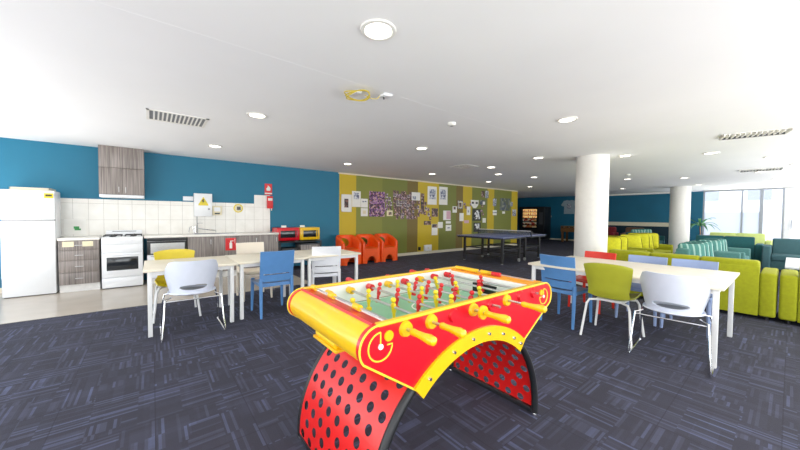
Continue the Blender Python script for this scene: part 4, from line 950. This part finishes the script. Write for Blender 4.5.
for k in range(14):
    a = k*2.4; Lf = .45+.15*random.random(); up = .25+.3*random.random()
    def lf(u, v, a=a, Lf=Lf, up=up):
        r_ = Lf*u; w = .05*math.sin(PI*min(1, u*.97+.03))*(2*v-1); z = 1.0+up*u*1.6-1.1*u*u*Lf+.02*abs(2*v-1)
        return Vector((r_*math.cos(a)-w*math.sin(a), r_*math.sin(a)+w*math.cos(a), z))
    lv.surf(lf, 8, 2)
lv.build('leaves', M['leaf'], pp)

# ------------------------------------------------------------------ light
w = bpy.data.worlds.new('World'); bpy.context.scene.world = w; w.use_nodes = True
N, L = w.node_tree.nodes, w.node_tree.links
sky = N.new('ShaderNodeTexSky'); sky.sky_type = 'NISHITA'; sky.sun_elevation = R(50); sky.sun_rotation = R(200); sky.sun_disc = False
mixn = N.new('ShaderNodeMix'); mixn.data_type = 'RGBA'; mixn.inputs[0].default_value = .85; L.new(sky.outputs[0], mixn.inputs[6]); mixn.inputs[7].default_value = (1, 1, 1, 1)
L.new(mixn.outputs[2], N['Background'].inputs['Color']); N['Background'].inputs['Strength'].default_value = 1.6
def area(name, loc, rot, sx, sy, e, col=(1, 1, 1)):
    l = bpy.data.lights.new(name, 'AREA'); l.shape = 'RECTANGLE'; l.size = sx; l.size_y = sy; l.energy = e; l.color = col
    o = bpy.data.objects.new(name, l); C.objects.link(o); o.location = loc; o.rotation_euler = rot; return o
area('right_window_light', (XR-.05, 7, 1.4), (0, PI/2+R(28), 0), 1.8, 21, 480, (.90, .95, 1))
area('rear_fill_light', (-3, Y0+.05, 1.4), (-PI/2-R(20), 0, PI), 16, 1.9, 150, (.96, .98, 1))  # added fill at the unseen rear openings, tilted up
area('end_window_light', (1.4, YB-.1, 1.4), (-PI/2-R(20), 0, 0), 7, 2.2, 220, (.95, .97, 1))
area('ceiling_fill_rear', (1.4, -2.2, .4), (PI, 0, 0), 3, 3, 105, (1, .99, .97))  # added lamp behind the camera, aimed up to brighten the near ceiling
area('ceiling_fill_kitchen', (-5, -2.6, .3), (PI, 0, 0), 5.5, 1.6, 120, (1, .99, .97))  # unseen fill added to lift the ceiling on the kitchen side
area('ceiling_fill_lounge', (3.0, 8, .35), (PI, 0, 0), 3, 17, 830, (1, .97, .92))  # long fill added out of view, brightens the ceiling over the lounge

# ------------------------------------------------------------------ camera
cd = bpy.data.cameras.new('camera'); cam = bpy.data.objects.new('camera', cd); C.objects.link(cam)
cd.sensor_fit = 'HORIZONTAL'; cd.sensor_width = 36; cd.lens = 311.6/800*36; cd.clip_start = .02; cd.clip_end = 200
cam.matrix_world = Matrix.Translation((0, 0, 1.3228)) @ Matrix.Rotation(.8982, 4, 'Z') @ Matrix.Rotation(PI/2-.0296, 4, 'X') @ Matrix.Rotation(.0094, 4, 'Z')
sc = bpy.context.scene; sc.camera = cam
sc.view_settings.view_transform = 'Standard'; sc.view_settings.look = 'None'; sc.view_settings.exposure = -.05; sc.view_settings.gamma = 1.07
sc.cycles.use_denoising = True; sc.cycles.max_bounces = 8; sc.cycles.diffuse_bounces = 5
